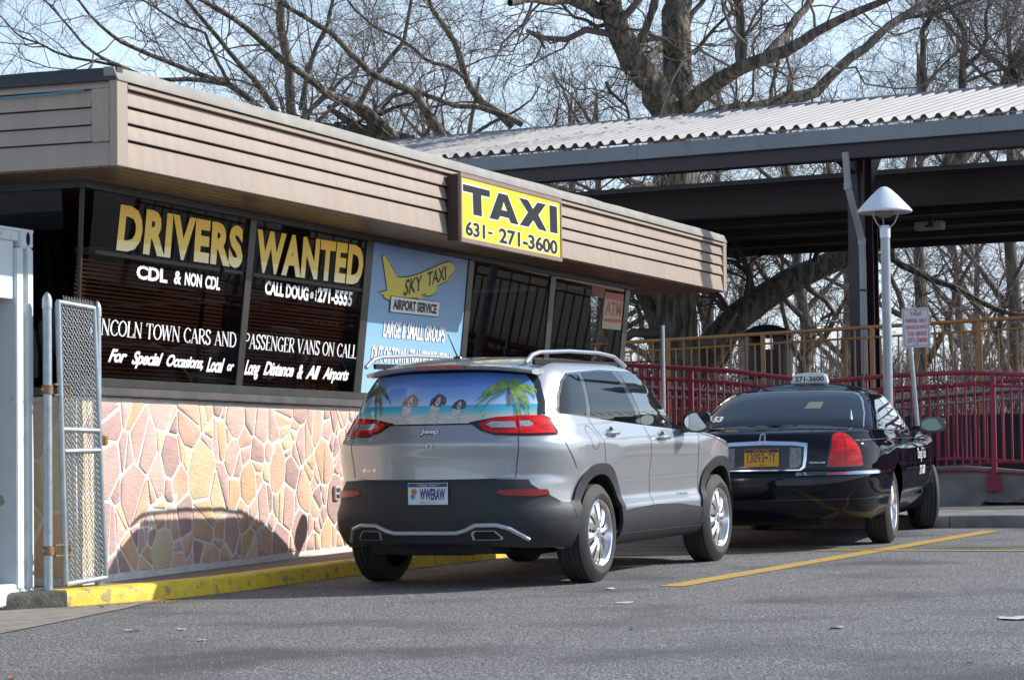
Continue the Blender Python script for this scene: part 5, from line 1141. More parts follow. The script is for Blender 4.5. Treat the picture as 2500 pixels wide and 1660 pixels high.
b = MB(); b.box((-.9, -.70, .27), (3.4, .70, .36)); b.box((-1.25, -.5, .22), (-.5, .6, .32)); b.build('underbody', M_under, LR, smooth=False)
b = MB(); b.tube([(0, -.75, .33), (0, .75, .33)], .045, 10); b.build('rear_axle', M_under, LR)
# ------------------------------------------------------------------ station side: ramps, railings, platform, canopies
M_redp = mat('dark red railing paint', (0.27, 0.026, 0.058), 0.5, col2=(.23, .023, .05), nscale=6, col3=(.42, .30, .30), n3scale=14, thr3=(.70, .74))
M_ora = mat('ochre railing paint', (0.42, 0.19, 0.055), 0.5, col2=(.38, .165, .045), nscale=5)
M_pipe = mat('grey handrail pipe', (0.24, 0.25, 0.27), 0.5, metal=.2)
M_purp = mat('dark purple steel', (0.040, 0.020, 0.028), 0.5, col2=(.032, .017, .022), nscale=3)
M_gut = mat('grey gutter paint', (0.23, 0.25, 0.27), 0.5, col2=(.20, .215, .235), nscale=2, col3=(.17, .14, .11), n3scale=1.5, thr3=(.64, .76))
M_rsheet = mat('white corrugated roofing', (0.37, 0.355, 0.345), 0.6, col2=(.32, .305, .295), nscale=2, stretch=(1, 1, 1))
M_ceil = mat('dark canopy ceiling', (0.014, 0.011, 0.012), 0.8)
M_pcon = mat('platform concrete with painted shade', (0.035, 0.033, 0.032), 0.9, col2=(.022, .02, .02), nscale=4)  # shade under the railings is put into this near-black concrete colour
M_blk = mat('black powder coat', (0.012, 0.013, 0.017), 0.45)
ca = math.radians(76.7); cdir = Vector((math.cos(ca), math.sin(ca), 0)); ndir = Vector((cdir.y, -cdir.x, 0))    # along the canopy; away from the road

# low ramp wall
def wtop(y): return float(np.interp(y, [-9, -5.4, -3.95, -3.2, -1.63, .64, 4], [.40, .52, .655, .725, .66, .91, 1.05]))
rw = thing('ramp_wall', 'stained grey concrete ramp wall with a broken dark gap, behind the sedan', 'wall', (0, 0, 0))
b = MB(); ysn = [-9 + k * .25 for k in range(53)]; rnw = random.Random(5); vs = []
def wbot(y): return .10 if y > -3.30 else .30 + .03 * math.sin(y * 9) + .02 * math.sin(y * 23) if y < -3.42 else .2
for y in ysn:
    t = wtop(y); bt = wbot(y)
    for x, z in ((13.8, bt), (13.8, t - .03), (13.79, t - .03), (13.79, t), (14.05, t), (14.05, bt)): vs.append((x, y, z))
n = 6; b.add(vs, [(i * n + j, i * n + (j + 1) % n, (i + 1) * n + (j + 1) % n, (i + 1) * n + j) for i in range(len(ysn) - 1) for j in range(n)]); b.build('wall_face', M_gconc, rw, angle=20)
MB().box((13.86, -3.50, .05), (14.02, -3.02, .60)).build('wall_patch', mat('smooth grey render', (.12, .12, .115), .9, col2=(.09, .085, .08), nscale=3), rw, bev=.02)
b = MB(); b.box((14.06, -9, -.1), (15.5, 4, .30)); prop(b.build('ramp', M_pcon, smooth=False), 'concrete ramp slab with painted-in shade between the red railings', 'ramp', kind='structure')

def railing(name, label, group, path, hfun, base, posts, m, plates=True, H=1.03, sp=.100, low=2, foot=.0):
    """path: function t -> (x,y); hfun: t -> z of top rail"""
    root = thing(name, label, 'railing', (0, 0, 0), group); t0, t1 = posts[0], posts[-1]
    ts = sorted(set([t0 + (t1 - t0) * k / 40 for k in range(41)] + list(posts)))
    P = lambda t, dz: Vector((*path(t), hfun(t) + dz))
    MB().tube([P(t, 0) for t in ts], .027, 10).build('top_rail', m, root)
    for d_ in (-.135,) + tuple([-.965, -1.10][:low]): MB().tube([P(t, d_) for t in ts], .015, 6).build('rail', m, root)
    for t in posts:
        b = MB(); z0 = base(t); a = P(t, -.01); b.bar((a.x, a.y, z0), a, .055, .055, (1, 0, 0)); b.build('post', m, root, bev=.003)
        if plates: MB().box((a.x - .034, a.y - .085, z0 + .02), (a.x - .028, a.y + .085, z0 + .19)).build('mounting_plate', M_galv if t == posts[1] else m, root)
    proto = None
    for i in range(len(posts) - 1):
        a, c = posts[i], posts[i + 1]; k = max(2, round(abs(c - a) / sp))
        for j in range(1, k):
            t = a + (c - a) * j / k; p = P(t, -.13 if j % 2 else -.0); L_ = .835 if j % 2 else .965
            if proto is None:
                proto = MB().box((-.010, -.010, -1), (.010, .010, 0)).build('baluster', m, root, smooth=False); o = proto
            else: o = link_mesh('baluster', proto.data, root)
            o.location = p; o.scale = (1, 1, L_)
    return root
f1 = lambda y: float(np.interp(y, [-9, -5.4, -3.95, -3.3, -2.5, -1.63, -.55, .64, 4], [1.50, 1.60, 1.722, 1.765, 1.748, 1.695, 1.855, 1.948, 2.1]))
railing('ramp_railing', 'front dark red ramp railing bolted to the low grey wall', 'red ramp railings', lambda t: (13.765, t), f1, lambda t: wtop(t) - .27, [-7.1, -5.37, -3.627, -1.88, -.10, 1.65], M_redp)
f2 = lambda y: f1(y) * .5 + .80 + .06 * math.sin(y)
railing('ramp_railing', 'rear dark red ramp railing, seen through the front one', 'red ramp railings', lambda t: (15.6, t), lambda y: f2(y) + .02, lambda t: .2, [-7.6, -5.9, -4.2, -2.5, -.8, .9, 2.6], M_redp, plates=False)
hr = thing('handrail', 'pair of grey handrail pipes along the ramp behind the red bars', 'handrail', (0, 0, 0))
for dz in (-.09, -.20):
    MB().tube([(15.45, y, f2(y) + dz) for y in np.arange(-7.6, 2.6, .4)], .021, 10).build('rail_pipe', M_pipe, hr)
for y in (-6, -3.6, -1.2, 1.2): MB().bar((15.52, y, f2(y) - .25), (15.52, y, f2(y) - .05), .02, .02).build('rail_bracket', M_pipe, hr)
# platform and ochre railing
R0 = Vector((18.64, -.394, 0))
pf = thing('platform', 'raised concrete station platform with painted-in shade behind the railings', 'platform', (0, 0, 0)); pf['kind'] = 'structure'
b = MB(); q = [R0 - cdir * 14 - ndir * .08, R0 + cdir * 14 - ndir * .08, R0 + cdir * 14 + ndir * 14, R0 - cdir * 14 + ndir * 14]
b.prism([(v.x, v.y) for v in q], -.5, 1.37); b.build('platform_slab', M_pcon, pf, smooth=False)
f3 = lambda t: 2.548 - .0148 * t
P3_ = lambda t: (R0.x + cdir.x * t, R0.y + cdir.y * t)
railing('platform_railing', 'ochre painted platform railing running below the canopy', None, P3_, f3, lambda t: 1.36, [-9.1, -7.5, -5.9, -4.25, -2.32, -.78, .86, 2.36, 3.95], M_ora, plates=False, sp=.125, low=1)

# near canopy: white corrugated shed roof, gutter, beam, column, downpipe
G0 = Vector((18.929, -.929, 0)); zt_ = lambda t: 5.26 + .0115 * (t + 2.37); zb_ = lambda t: zt_(t) - .205
cn = thing('station_canopy', 'near canopy with white corrugated roof, grey gutter and purple column', 'canopy', (0, 0, 0))
T0, T1 = -7, 21
b = MB(); vs = []; fs = []; pitch = .212; k = 0; t = T0; prof = [(0, .0), (.18, 0), (.40, .06), (.62, .06), (.84, 0)]
cols = []
while t < T1:
    for u, h in prof: cols.append((t + u * pitch, h))
    t += pitch
for t, h in cols:
    for r_ in range(3):
        f = r_ / 2; p = G0 + cdir * t + ndir * (-.02 + 3.05 * f); z = zt_(t) + .035 + h + (6.00 + .010 * (t + 2.4) - zt_(t)) * f; vs.append((p.x, p.y, z))
N = len(cols); fs = [(i * 3 + j, (i + 1) * 3 + j, (i + 1) * 3 + j + 1, i * 3 + j + 1) for i in range(N - 1) for j in range(2)]
b.add(vs, fs); b.build('roof_sheet', M_rsheet, cn, smooth=False)
def cbar(name, t0, t1, n0, n1, z0f, z1f, m, parent, bev=0):
    b = MB(); vs = []
    for t in (t0, t1):
        for nn, zf in ((n0, z0f), (n1, z0f), (n1, z1f), (n0, z1f)): p = G0 + cdir * t + ndir * nn; vs.append((p.x, p.y, zf(t)))
    b.add(vs, [(0, 1, 2, 3), (4, 7, 6, 5), (0, 4, 5, 1), (1, 5, 6, 2), (2, 6, 7, 3), (3, 7, 4, 0)]); return b.build(name, m, parent, bev=bev)
for a_, c_ in ((-7, -1.72), (-1.715, 3.55), (3.555, 8.8), (8.805, 21)): cbar('gutter', a_, c_, 0, .16, zb_, lambda t: zt_(t), M_gut, cn, .006)
for t in (-1.72, 3.55): cbar('gutter_joint', t - .03, t + .03, -.006, 0, zb_, lambda t: zt_(t) - .004, M_gut, cn)
cbar('beam', T0, T1, .10, .30, lambda t: zb_(t) - .19, lambda t: zb_(t) - .003, M_purp, cn); cbar('beam_flange', T0, T1, .04, .36, lambda t: zb_(t) - .205, lambda t: zb_(t) - .192, M_purp, cn)
zr = lambda t: 6.00 + .010 * (t + 2.4)
cbar('ridge_cap', T0, T1, 3.03, 3.10, lambda t: zr(t) + .03, lambda t: zr(t) + .115, M_gut, cn); cbar('ridge_beam', T0, T1, 3.10, 3.3, lambda t: zr(t) - .25, lambda t: zr(t) + .02, M_purp, cn)
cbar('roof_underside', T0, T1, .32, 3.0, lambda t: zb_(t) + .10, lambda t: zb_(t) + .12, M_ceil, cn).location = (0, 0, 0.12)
def hcol(cx, cy, z0, z1, parent, w=.25, d=.26, name='column'):
    b = MB(); c = Vector((cx, cy, 0))
    def bx(u0, u1, n0, n1):
        vs = []
        for z in (z0, z1):
            for u, n_ in ((u0, n0), (u1, n0), (u1, n1), (u0, n1)): p = c + cdir * u + ndir * n_; vs.append((p.x, p.y, z))
        b.add(vs, [(0, 3, 2, 1), (4, 5, 6, 7), (0, 1, 5, 4), (1, 2, 6, 5), (2, 3, 7, 6), (3, 0, 4, 7)])
    bx(-w / 2, w / 2, -d / 2, -d / 2 + .02); bx(-w / 2, w / 2, d / 2 - .02, d / 2); bx(-.01, .01, -d / 2 + .02, d / 2 - .02); return b.build(name, M_purp, parent, smooth=False)
hcol(19.69, -.735, 1.37, 4.98, cn)
b = MB()   # haunch and arm carrying the roof
c0 = Vector((19.69, -.735, 0))
pts = [(-.62, 4.86), (-.62, 5.0), (2.6, 5.75), (2.6, 5.62), (.60, 5.05), (.22, 4.55), (.14, 4.2), (-.14, 4.2), (-.2, 4.72)]
b.prism([(a, z) for a, z in pts], -.06, .06, (c0, ndir, (0, 0, 1), cdir)); b.build('canopy_arm', M_purp, cn, smooth=False)
b = MB(); dp = [at(2064, 372, 35.15), at(2070, 455, 35.15), at(2078, 488, 35.2), at(2098, 562, 35.45), at(2104, 590, 35.5), at(2106, 640, 35.5)]; e = dp[-1]; dp.append(Vector((e.x, e.y, 1.37)))
b.tube(dp, .047, 14); [b.tube([dp[i] - Vector((0, 0, .05)), dp[i] + Vector((0, 0, .05))], .055, 14) for i in (1, 4)]; b.build('downpipe', mat('pale grey downpipe', (.34, .34, .35), .5, col2=(.30, .30, .31), nscale=3), cn)
for z in (3.1, 1.95): MB().tube([(e.x, e.y, z - .015), (e.x, e.y, z + .015)], .052, 14).build('pipe_clamp', M_blk, cn)

# far canopy: flat dark roof
B0 = Vector((21.55, -.40, 0)); cf = thing('station_canopy', 'far flat dark canopy with grey mesh edge and a ceiling light', 'canopy', (0, 0, 0))
def bbar(name, t0, t1, n0, n1, z0, z1, m):
    b = MB(); vs = []
    for t in (t0, t1):
        for nn, z in ((n0, z0), (n1, z0), (n1, z1), (n0, z1)): p = B0 + cdir * t + ndir * nn; vs.append((p.x, p.y, z + .010 * t))
    b.add(vs, [(0, 1, 2, 3), (4, 7, 6, 5), (0, 4, 5, 1), (1, 5, 6, 2), (2, 6, 7, 3), (3, 7, 4, 0)]); return b.build(name, m, cf)
bbar('roof_edge', -8, 14, -.12, .0, 4.905, 4.975, M_gut); bbar('beam', -8, 14, .02, .20, 4.47, 4.93, M_purp); bbar('beam_flange', -8, 14, -.06, .28, 4.455, 4.47, M_purp); bbar('beam_flange', -8, 14, -.04, .26, 4.86, 4.895, M_purp)
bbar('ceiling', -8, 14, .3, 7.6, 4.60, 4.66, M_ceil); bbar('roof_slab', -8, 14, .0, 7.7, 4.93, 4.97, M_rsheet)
for n_ in (2.0, 3.9, 5.8, 7.5): bbar('joist', -8, 14, n_, n_ + .12, 4.50, 4.60, M_purp)
c_ = at(2122, 900, 39.5); hcol(c_.x, c_.y, 1.37, 4.6, cf)
lf = thing('ceiling_light', 'white box light with peeling paint under the far canopy', 'light', (0, 0, 0))
c0 = at(2270, 552, 40.5)
b = MB(); b.prism([(-.22, -.10), (.22, -.10), (.22, .10), (-.22, .10)], -.065, .065, (c0, cdir, ndir, (0, 0, 1))); b.build('light_box', mat('old white enamel', (.40, .40, .38), .5, col3=(.03, .03, .03), n3scale=7, thr3=(.60, .62)), lf, bev=.01)
MB().box((c0.x - .03, c0.y - .03, c0.z + .065), (c0.x + .03, c0.y + .03, 4.6)).build('hanger', M_purp, lf)

# utility pole standing right of the photo; its shadow falls on the end of the fascia
up_ = MB(); up_.tube([(0, 0, 0), (0, 0, 10.5)], [.20, .15], 20); up_.bar((-1.1, 0, 9.6), (1.1, 0, 9.6), .12, .12); o = up_.build('utility_pole', mat('weathered pole wood', (.14, .11, .085), .9, col2=(.09, .07, .055), nscale=6, stretch=(4, 4, .3))); o.location = (16.55, -6.75, .15); prop(o, 'tall wooden utility pole right of the parking signs', 'utility pole')

# street lamp
lp = thing('street_lamp', 'grey post lamp with a white conical shade in front of the ramp', 'street lamp', (13.37, -2.53, .13)); 
M_lpost = mat('grey lamp post paint', (.40, .43, .46), .4, metal=.3, col2=(.35, .38, .41), nscale=8); M_shade = mat('white lamp shade', (.70, .74, .80), .35, coat=.3)
zz = lambda z: z - .13
MB().tube([(0, 0, 0), (0, 0, zz(3.30))], .052, 20).build('lamp_post', M_lpost, lp); b = MB(); b.lathe([(.058, zz(3.28)), (.060, zz(3.40)), (.05, zz(3.42)), (0, zz(3.42))], n=20); b.build('collar', M_shade, lp)
b = MB(); b.lathe([(0, zz(3.862)), (.03, zz(3.855)), (.07, zz(3.832)), (.15, zz(3.758)), (.23, zz(3.674)), (.295, zz(3.603)), (.308, zz(3.585)), (.308, zz(3.575)), (.29, zz(3.560)), (.24, zz(3.572)), (.0, zz(3.60))], n=40); b.build('lamp_shade', M_shade, lp, angle=60)
b = MB(); b.lathe([(.115, zz(3.575)), (.10, zz(3.535)), (.05, zz(3.510)), (0, zz(3.505))], n=24); b.build('diffuser', mat('grey diffuser', (.25, .23, .21), .5), lp)
for k in range(3):
    a = math.radians(20 + 120 * k); c, s_ = math.cos(a), math.sin(a); MB().tube([(r * c, r * s_, zz(z)) for r, z in ((.03, 3.395), (.07, 3.40), (.12, 3.45), (.155, 3.52), (.165, 3.57))], .008, 6).build('yoke_arm', M_lpost, lp)
# taxi parking sign
ds = 28.8; base = at(2247, 1120, ds); top = at(2214, 750, ds); k = (base.z - .13) / (top.z - base.z); base2 = base - (top - base) * k
st = thing('parking_sign', 'small white sign with red TAXI PARKING ONLY text on a leaning grey post', 'sign', tuple(base2))
pp = top - base2; MB().tube([(0, 0, 0), tuple(pp)], .026, 10).build('sign_post', M_galv, st)
cs = at(2236.5, 800, ds - .06) - base2; U_ = (CR * math.cos(.035) + CU * math.sin(.035)).normalized(); V_ = (CU * math.cos(.035) - CR * math.sin(.035)).normalized(); W_ = -CF
bm_ = MB(); w2, h2 = .152, .216
rr_ = []
for cx_, cz_, a0 in ((w2 - .02, h2 - .02, 0), (-w2 + .02, h2 - .02, 90), (-w2 + .02, -h2 + .02, 180), (w2 - .02, -h2 + .02, 270)):
    for j in range(4): a = math.radians(a0 + j * 30); rr_.append((cx_ + .02 * math.cos(a), cz_ + .02 * math.sin(a)))
bm_.prism(rr_, 0, .004, (cs, U_, V_, W_)); bm_.build('sign_panel', mat('white sign panel', (.60, .60, .64), .4), st)
b = MB()
for a_, c_ in (((-.135, -.198), (.135, -.198)), ((.135, -.198), (.135, .198)), ((.135, .198), (-.135, .198)), ((-.135, .198), (-.135, -.198))):
    p_ = cs + U_ * a_[0] + V_ * a_[1] + W_ * .005; q_ = cs + U_ * c_[0] + V_ * c_[1] + W_ * .005; b.bar(p_, q_, .004, .0006, W_)
b.build('sign_border', M_black, st)
M_sred = mat('red sign lettering', (.55, .05, .04), .5)
for t_, x0, x1, z0, z1, bo in (('TAXI', -.062, .062, .130, .172, .03), ('PARKING  ONLY', -.112, .118, .056, .100, .025), ('ORANGE & WHITE', -.115, .122, -.014, .028, .022), ('TAXI  SERVICE', -.098, .112, -.088, -.044, .025), ('271-3600', -.100, .118, -.162, -.110, .03)):
    b = MB(); text_fit(b, t_, x0, z0, x1, z1, lambda u, v, w: cs + U_ * u + V_ * v + W_ * .006, bold=bo); b.build('lettering', M_sred, st, smooth=False, fix=False)
for v in (.185, -.180): MB().lathe([(.008, 0), (.006, .004), (0, .005)], cs + V_ * v + W_ * .004, W_, 8).build('bolt', M_blk, st)
bp = at(1617, 793, 27); MB_ = MB(); MB_.tube([(0, 0, 0), (0, 0, bp.z - .18)], .022, 12)
o = MB_.build('bare_post', M_galv); o.location = (bp.x, bp.y, gz(bp.x) + .1); prop(o, 'bare grey metal post rising behind the silver car', 'post')
# litter bin and bench on the platform
lb = thing('litter_bin', 'black domed litter bin behind the ochre railing', 'litter bin', (at(1877, 1060, 37).x, at(1877, 1060, 37).y, 1.37))
b = MB(); b.lathe([(0, 1.375), (.13, 1.36), (.26, 1.315), (.36, 1.245), (.38, 1.21), (.375, 1.195), (0, 1.20)], n=32); b.build('bin_lid', M_blk, lb, angle=60)
for k in range(4):
    a = math.radians(45 + 90 * k); MB().bar((.31 * math.cos(a), .31 * math.sin(a), .95), (.31 * math.cos(a), .31 * math.sin(a), 1.20), .16, .03, (math.cos(a), math.sin(a), 0)).build('lid_support', M_blk, lb)
b = MB(); b.lathe([(.30, .60), (.35, .62), (.355, 1.00), (.29, 1.01), (.28, .62)], n=32); b.build('bin_rim', M_blk, lb); b = MB(); b.lathe([(0, 0), (.30, 0), (.31, .62), (.28, .625)], n=32); b.build('bin_body', M_gconc, lb)
for k in range(12):
    a = 2 * math.pi * k / 12; MB().bar((.322 * math.cos(a), .322 * math.sin(a), .02), (.322 * math.cos(a), .322 * math.sin(a), .60), .02, .01, (math.cos(a), math.sin(a), 0)).build('bin_slat', M_pipe, lb)
bc = thing('bench', 'black slatted bench back behind the left end of the ochre railing', 'bench', (0, 0, 0)); b0 = Vector((20.0, 2.6, 1.37))
for k in range(13):
    p = b0 + cdir * (-.75 + k * .12); MB().bar(p + Vector((0, 0, .40)), p + Vector((0, 0, .86)) + ndir * -.06, .05, .02, ndir).build('slat', M_blk, bc)
for k in range(5): p = b0 - ndir * 0 + ndir * (.06 + k * .09); MB().bar(p + cdir * -.8 + Vector((0, 0, .43)), p + cdir * .75 + Vector((0, 0, .43)), .07, .02).build('seat_slat', M_blk, bc)
MB().bar(b0 + cdir * -.8 + Vector((0, 0, .88)) - ndir * .06, b0 + cdir * .75 + Vector((0, 0, .88)) - ndir * .06, .05, .03).build('back_rail', M_blk, bc)
for s_ in (-.7, .65):
    for n_ in (0, .38): p = b0 + cdir * s_ + ndir * n_; MB().bar(p, p + Vector((0, 0, .43)), .04, .04, (1, 0, 0)).build('leg', M_blk, bc)
# ------------------------------------------------------------------ bare trees
def bark(name, c1, c2, c3):
    return mat(name, c1, 0.95, col2=c2, nscale=11, thr=(.42, .56), stretch=(1, 1, .22), bump=5.0, bscale=16, col3=c3, n3scale=1.6, thr3=(.52, .72), detail=8)
M_bark = bark('oak bark', (.19, .165, .13), (.062, .054, .044), (.070, .075, .040))
M_bark2 = bark('grey bark', (.17, .145, .115), (.08, .07, .055), (.10, .09, .06))
M_twig = mat('twig bark', (.12, .102, .086), .9, col2=(.17, .135, .115), nscale=2)
M_twig2 = mat('far twig bark', (.15, .125, .11), .9, col2=(.20, .155, .14), nscale=1.5)

def tube_arrays(P, R, m):
    """P (B,K,3) polylines, R (B,K) radii -> verts, quads"""
    B, K, _ = P.shape
    T = np.empty_like(P); T[:, 1:-1] = P[:, 2:] - P[:, :-2]; T[:, 0] = P[:, 1] - P[:, 0]; T[:, -1] = P[:, -1] - P[:, -2]
    T /= np.linalg.norm(T, axis=2, keepdims=True) + 1e-9
    ref = np.zeros_like(T); ref[..., 0] = .31; ref[..., 1] = .52; ref[..., 2] = .8; 
    U = np.cross(T, ref); l = np.linalg.norm(U, axis=2, keepdims=True); U = np.where(l < .05, np.cross(T, np.array([1., 0, 0])), U); U /= np.linalg.norm(U, axis=2, keepdims=True) + 1e-9
    V = np.cross(T, U); a = np.arange(m) * 2 * np.pi / m
    vs = P[:, :, None, :] + (U[:, :, None, :] * np.cos(a)[None, None, :, None] + V[:, :, None, :] * np.sin(a)[None, None, :, None]) * R[:, :, None, None]
    vs = vs.reshape(-1, 3); i = np.arange(B)[:, None, None] * K * m; k = np.arange(K - 1)[None, :, None] * m; j = np.arange(m)[None, None, :]; j2 = (j + 1) % m
    f = np.stack([i + k + j, i + k + j2, i + k + m + j2, i + k + m + j], -1).reshape(-1, 4)
    return vs, f
def mesh_np(name, parts, m, parent, smooth=True):
    off = 0; V = []; F = []
    for vs, f in parts: V.append(vs); F.append(f + off); off += len(vs)
    V = np.concatenate(V); F = np.concatenate(F); me = bpy.data.meshes.new(name)
    me.vertices.add(len(V)); me.vertices.foreach_set('co', V.ravel()); me.loops.add(F.size); me.loops.foreach_set('vertex_index', F.ravel()); me.polygons.add(len(F)); me.polygons.foreach_set('loop_start', np.arange(len(F)) * 4)
    me.update(calc_edges=True); me.validate(); me.materials.append(m)
    if smooth: me.polygons.foreach_set('use_smooth', np.ones(len(me.polygons), bool))
    return link_mesh(name, me, parent)
def resample(pts, rad, n):
    P = np.array([tuple(p) for p in pts], float); R = np.array(rad, float); d = np.concatenate([[0], np.cumsum(np.linalg.norm(P[1:] - P[:-1], axis=1))]); t = np.linspace(0, d[-1], n)
    return np.stack([np.interp(t, d, P[:, i]) for i in range(3)], 1), np.interp(t, d, R)
def spawn(rg, P, R, nper, L0, Lr, r_ratio, ang, K, wig, up, tmin=.2, rmin=.003, drop=0.0, taper=.30):
    """children of polylines P (B,K0,3)"""
    B, K0, _ = P.shape; n = B * nper; par = np.repeat(np.arange(B), nper); t = rg.uniform(tmin, 1.0, n) ** .85 * (K0 - 1) * .999; i0 = t.astype(int); fr = (t - i0)[:, None]
    st = P[par, i0] * (1 - fr) + P[par, i0 + 1] * fr; tan = P[par, i0 + 1] - P[par, i0]; tan /= np.linalg.norm(tan, axis=1, keepdims=True) + 1e-9
    pr = R[par, i0]; rnd = rg.normal(size=(n, 3)); side = rnd - tan * (rnd * tan).sum(1, keepdims=True); side /= np.linalg.norm(side, axis=1, keepdims=True) + 1e-9
    a = np.radians(rg.uniform(ang[0], ang[1], n))[:, None]; d = tan * np.cos(a) + side * np.sin(a); d[:, 2] += up; d /= np.linalg.norm(d, axis=1, keepdims=True)
    frac = t / (K0 - 1); L = L0 * rg.uniform(1 - Lr, 1 + Lr, n) * (1.15 - .55 * frac); r0 = np.minimum(pr * .75, np.maximum(rmin, pr * r_ratio * rg.uniform(.7, 1.15, n)))
    pts = np.empty((n, K + 1, 3)); pts[:, 0] = st; cur = d
    for k in range(K):
        cur = cur + rg.normal(size=(n, 3)) * wig; cur[:, 2] += up * .35 - drop; cur /= np.linalg.norm(cur, axis=1, keepdims=True); pts[:, k + 1] = pts[:, k] + cur * (L / K)[:, None]
    rr = r0[:, None] * np.linspace(1, taper, K + 1)[None]
    return pts, rr
def tree(name, label, limbs, seed, counts=(7, 7, 6, 5), L=(2.6, 1.3, .62, .30), group=None, m=None, mt=None, sides=(10, 6, 5, 3, 3), up=.12, wig=.30, loc=(0, 0, 0), nsub=18, rgh=.025, tw=.0034):
    rg = np.random.default_rng(seed); root = thing(name, label, 'tree', loc, group); parts = []; LP = []; LRr = []
    o = np.array(loc)
    for pts, rad in limbs:
        P, R = resample(pts, rad, nsub); P = P - o; P[1:-1] += rg.normal(size=(nsub - 2, 3)) * (R[1:-1, None] * .07); R = R * (1 + rg.normal(size=nsub) * rgh); LP.append(P); LRr.append(R)
        big = R.max() > .08
        vs, f = tube_arrays(P[None], R[None], 18 if big else 10); parts.append((vs, f))
    mesh_np('trunk', parts, m or M_bark, root)
    P = np.stack(LP); R = np.stack(LRr); tp = []
    wt = R.mean(1)
    for lv, n in enumerate(counts):
        rmin = (.013, .0075, .0048, tw, tw)[lv]
        P, R = spawn(rg, P, R, n, L[lv], .45, (.30, .48, .52, .6, .7)[lv], (28, 75), (7, 5, 4, 3, 3)[lv], wig * (1, 1, .9, .8, .8)[lv], up if lv < 2 else up * .5, rmin=rmin, tmin=(.12, .15, .15, .1, .1)[lv], drop=.02)
        tp.append(tube_arrays(P, R, sides[lv + 1] if lv + 1 < len(sides) else 3))
    c = mesh_np('crown', tp, mt or M_twig, root, smooth=False)
    return root
def L_(pts, d, r0, r1, dd=0.0):
    """limb through photo pixels at depth d (+dd towards its end); radii in metres"""
    n = len(pts); return [at(x, y, d + dd * i / max(1, n - 1)) for i, (x, y) in enumerate(pts)], [r0 + (r1 - r0) * i / max(1, n - 1) for i in range(n)]
k_ = 44 / 6402.8
def LP_(pts, d, r0, r1, dd=0.0): s_ = d / 6402.8; return L_(pts, d, r0 * s_, r1 * s_, dd)
# big forked oak in the middle
gz_ = lambda p: p
oak = [LP_([(1655, 1180), (1655, 960), (1652, 700), (1652, 480), (1648, 380), (1640, 330)], 44, 50, 50), LP_([(1640, 340), (1625, 275), (1594, 214), (1551, 153), (1517, 92), (1496, 37), (1487, -20), (1470, -90)], 44, 40, 22, -2),
       LP_([(1650, 330), (1656, 220), (1652, 122), (1651, 46), (1652, -20), (1648, -120)], 44, 38, 33, 1), LP_([(1500, 40), (1456, 24), (1425, 9), (1389, -5), (1340, 2), (1300, -4), (1245, 8)], 43, 22, 8, -3),
       LP_([(1562, 130), (1562, 105), (1578, 70), (1597, 15), (1605, -30)], 44, 13, 8), LP_([(1655, 290), (1685, 251), (1731, 214), (1777, 184), (1810, 166), (1870, 144), (1938, 116), (1999, 73), (2060, 43), (2152, 6), (2230, -30)], 44, 24, 6, -4),
       LP_([(1815, 165), (1806, 141), (1812, 92), (1806, 31), (1800, -20)], 43.4, 15, 10), LP_([(1862, 150), (1900, 105), (1922, 83), (1944, 46), (1971, 18), (1990, -20)], 43, 13, 8, 1),
       LP_([(1680, 300), (1740, 285), (1800, 268), (1873, 262), (1901, 242), (1959, 236), (1990, 226), (2030, 184), (2075, 144), (2137, 95), (2176, 58), (2228, 28), (2268, -2)], 44.5, 20, 8, 2),
       LP_([(1640, 900), (1600, 760), (1560, 700), (1535, 640), (1520, 560)], 44.6, 30, 14, 1), LP_([(1545, 330), (1530, 260), (1490, 225), (1480, 200)], 45, 3, 5), LP_([(1640, 760), (1610, 690), (1575, 660), (1540, 655)], 44, 12, 7),
       LP_([(1692, 132), (1705, 118), (1740, 75), (1790, 25)], 44, 7, 3), LP_([(1485, 60), (1455, 66), (1432, 50), (1400, 42), (1370, 10)], 43, 6, 3)]
tree('oak_tree', 'massive forked oak with ridged grey bark rising behind the canopy', oak, 3, counts=(8, 6, 5, 4), L=(2.3, 1.15, .6, .32), wig=.36, up=.05)
lean = [LP_([(1620, 1020), (1690, 910), (1752, 831), (1813, 767), (1890, 706), (1962, 668), (2038, 638), (2130, 590), (2240, 490), (2330, 400), (2400, 320), (2470, 230), (2500, 130)], 47, 42, 15, 2), LP_([(2176, 560), (2177, 624), (2187, 643), (2240, 664), (2279, 685), (2331, 700), (2370, 724), (2440, 760), (2500, 770)], 48, 10, 6),
        LP_([(2300, 430), (2345, 300), (2349, 214), (2351, 168), (2352, 128), (2357, 86), (2348, 61), (2314, 15), (2300, -20)], 48, 11, 5), LP_([(2210, 480), (2250, 230), (2256, 190), (2250, 153), (2256, 122), (2250, 80), (2274, 40), (2287, 0)], 47.5, 10, 6), LP_([(2176, 58), (2213, 43), (2277, 37), (2335, 12), (2381, -4)], 47, 6, 4),
        LP_([(1990, 640), (2010, 560), (2040, 480), (2020, 400)], 47, 8, 4), LP_([(1820, 740), (1830, 660), (1800, 600), (1815, 540)], 47, 7, 3), LP_([(2350, 170), (2395, 130), (2410, 90), (2405, 40), (2420, -10)], 48, 6, 3), LP_([(2360, 200), (2420, 175), (2470, 168), (2530, 140)], 48, 4, 2), LP_([(2425, 290), (2452, 208), (2467, 171), (2485, 135), (2520, 90)], 49, 13, 9)]
tree('leaning_oak', 'old oak with a thick leaning trunk under the far canopy', lean, 11, counts=(10, 7, 6, 5), L=(2.2, 1.15, .6, .32), wig=.36, up=.06)
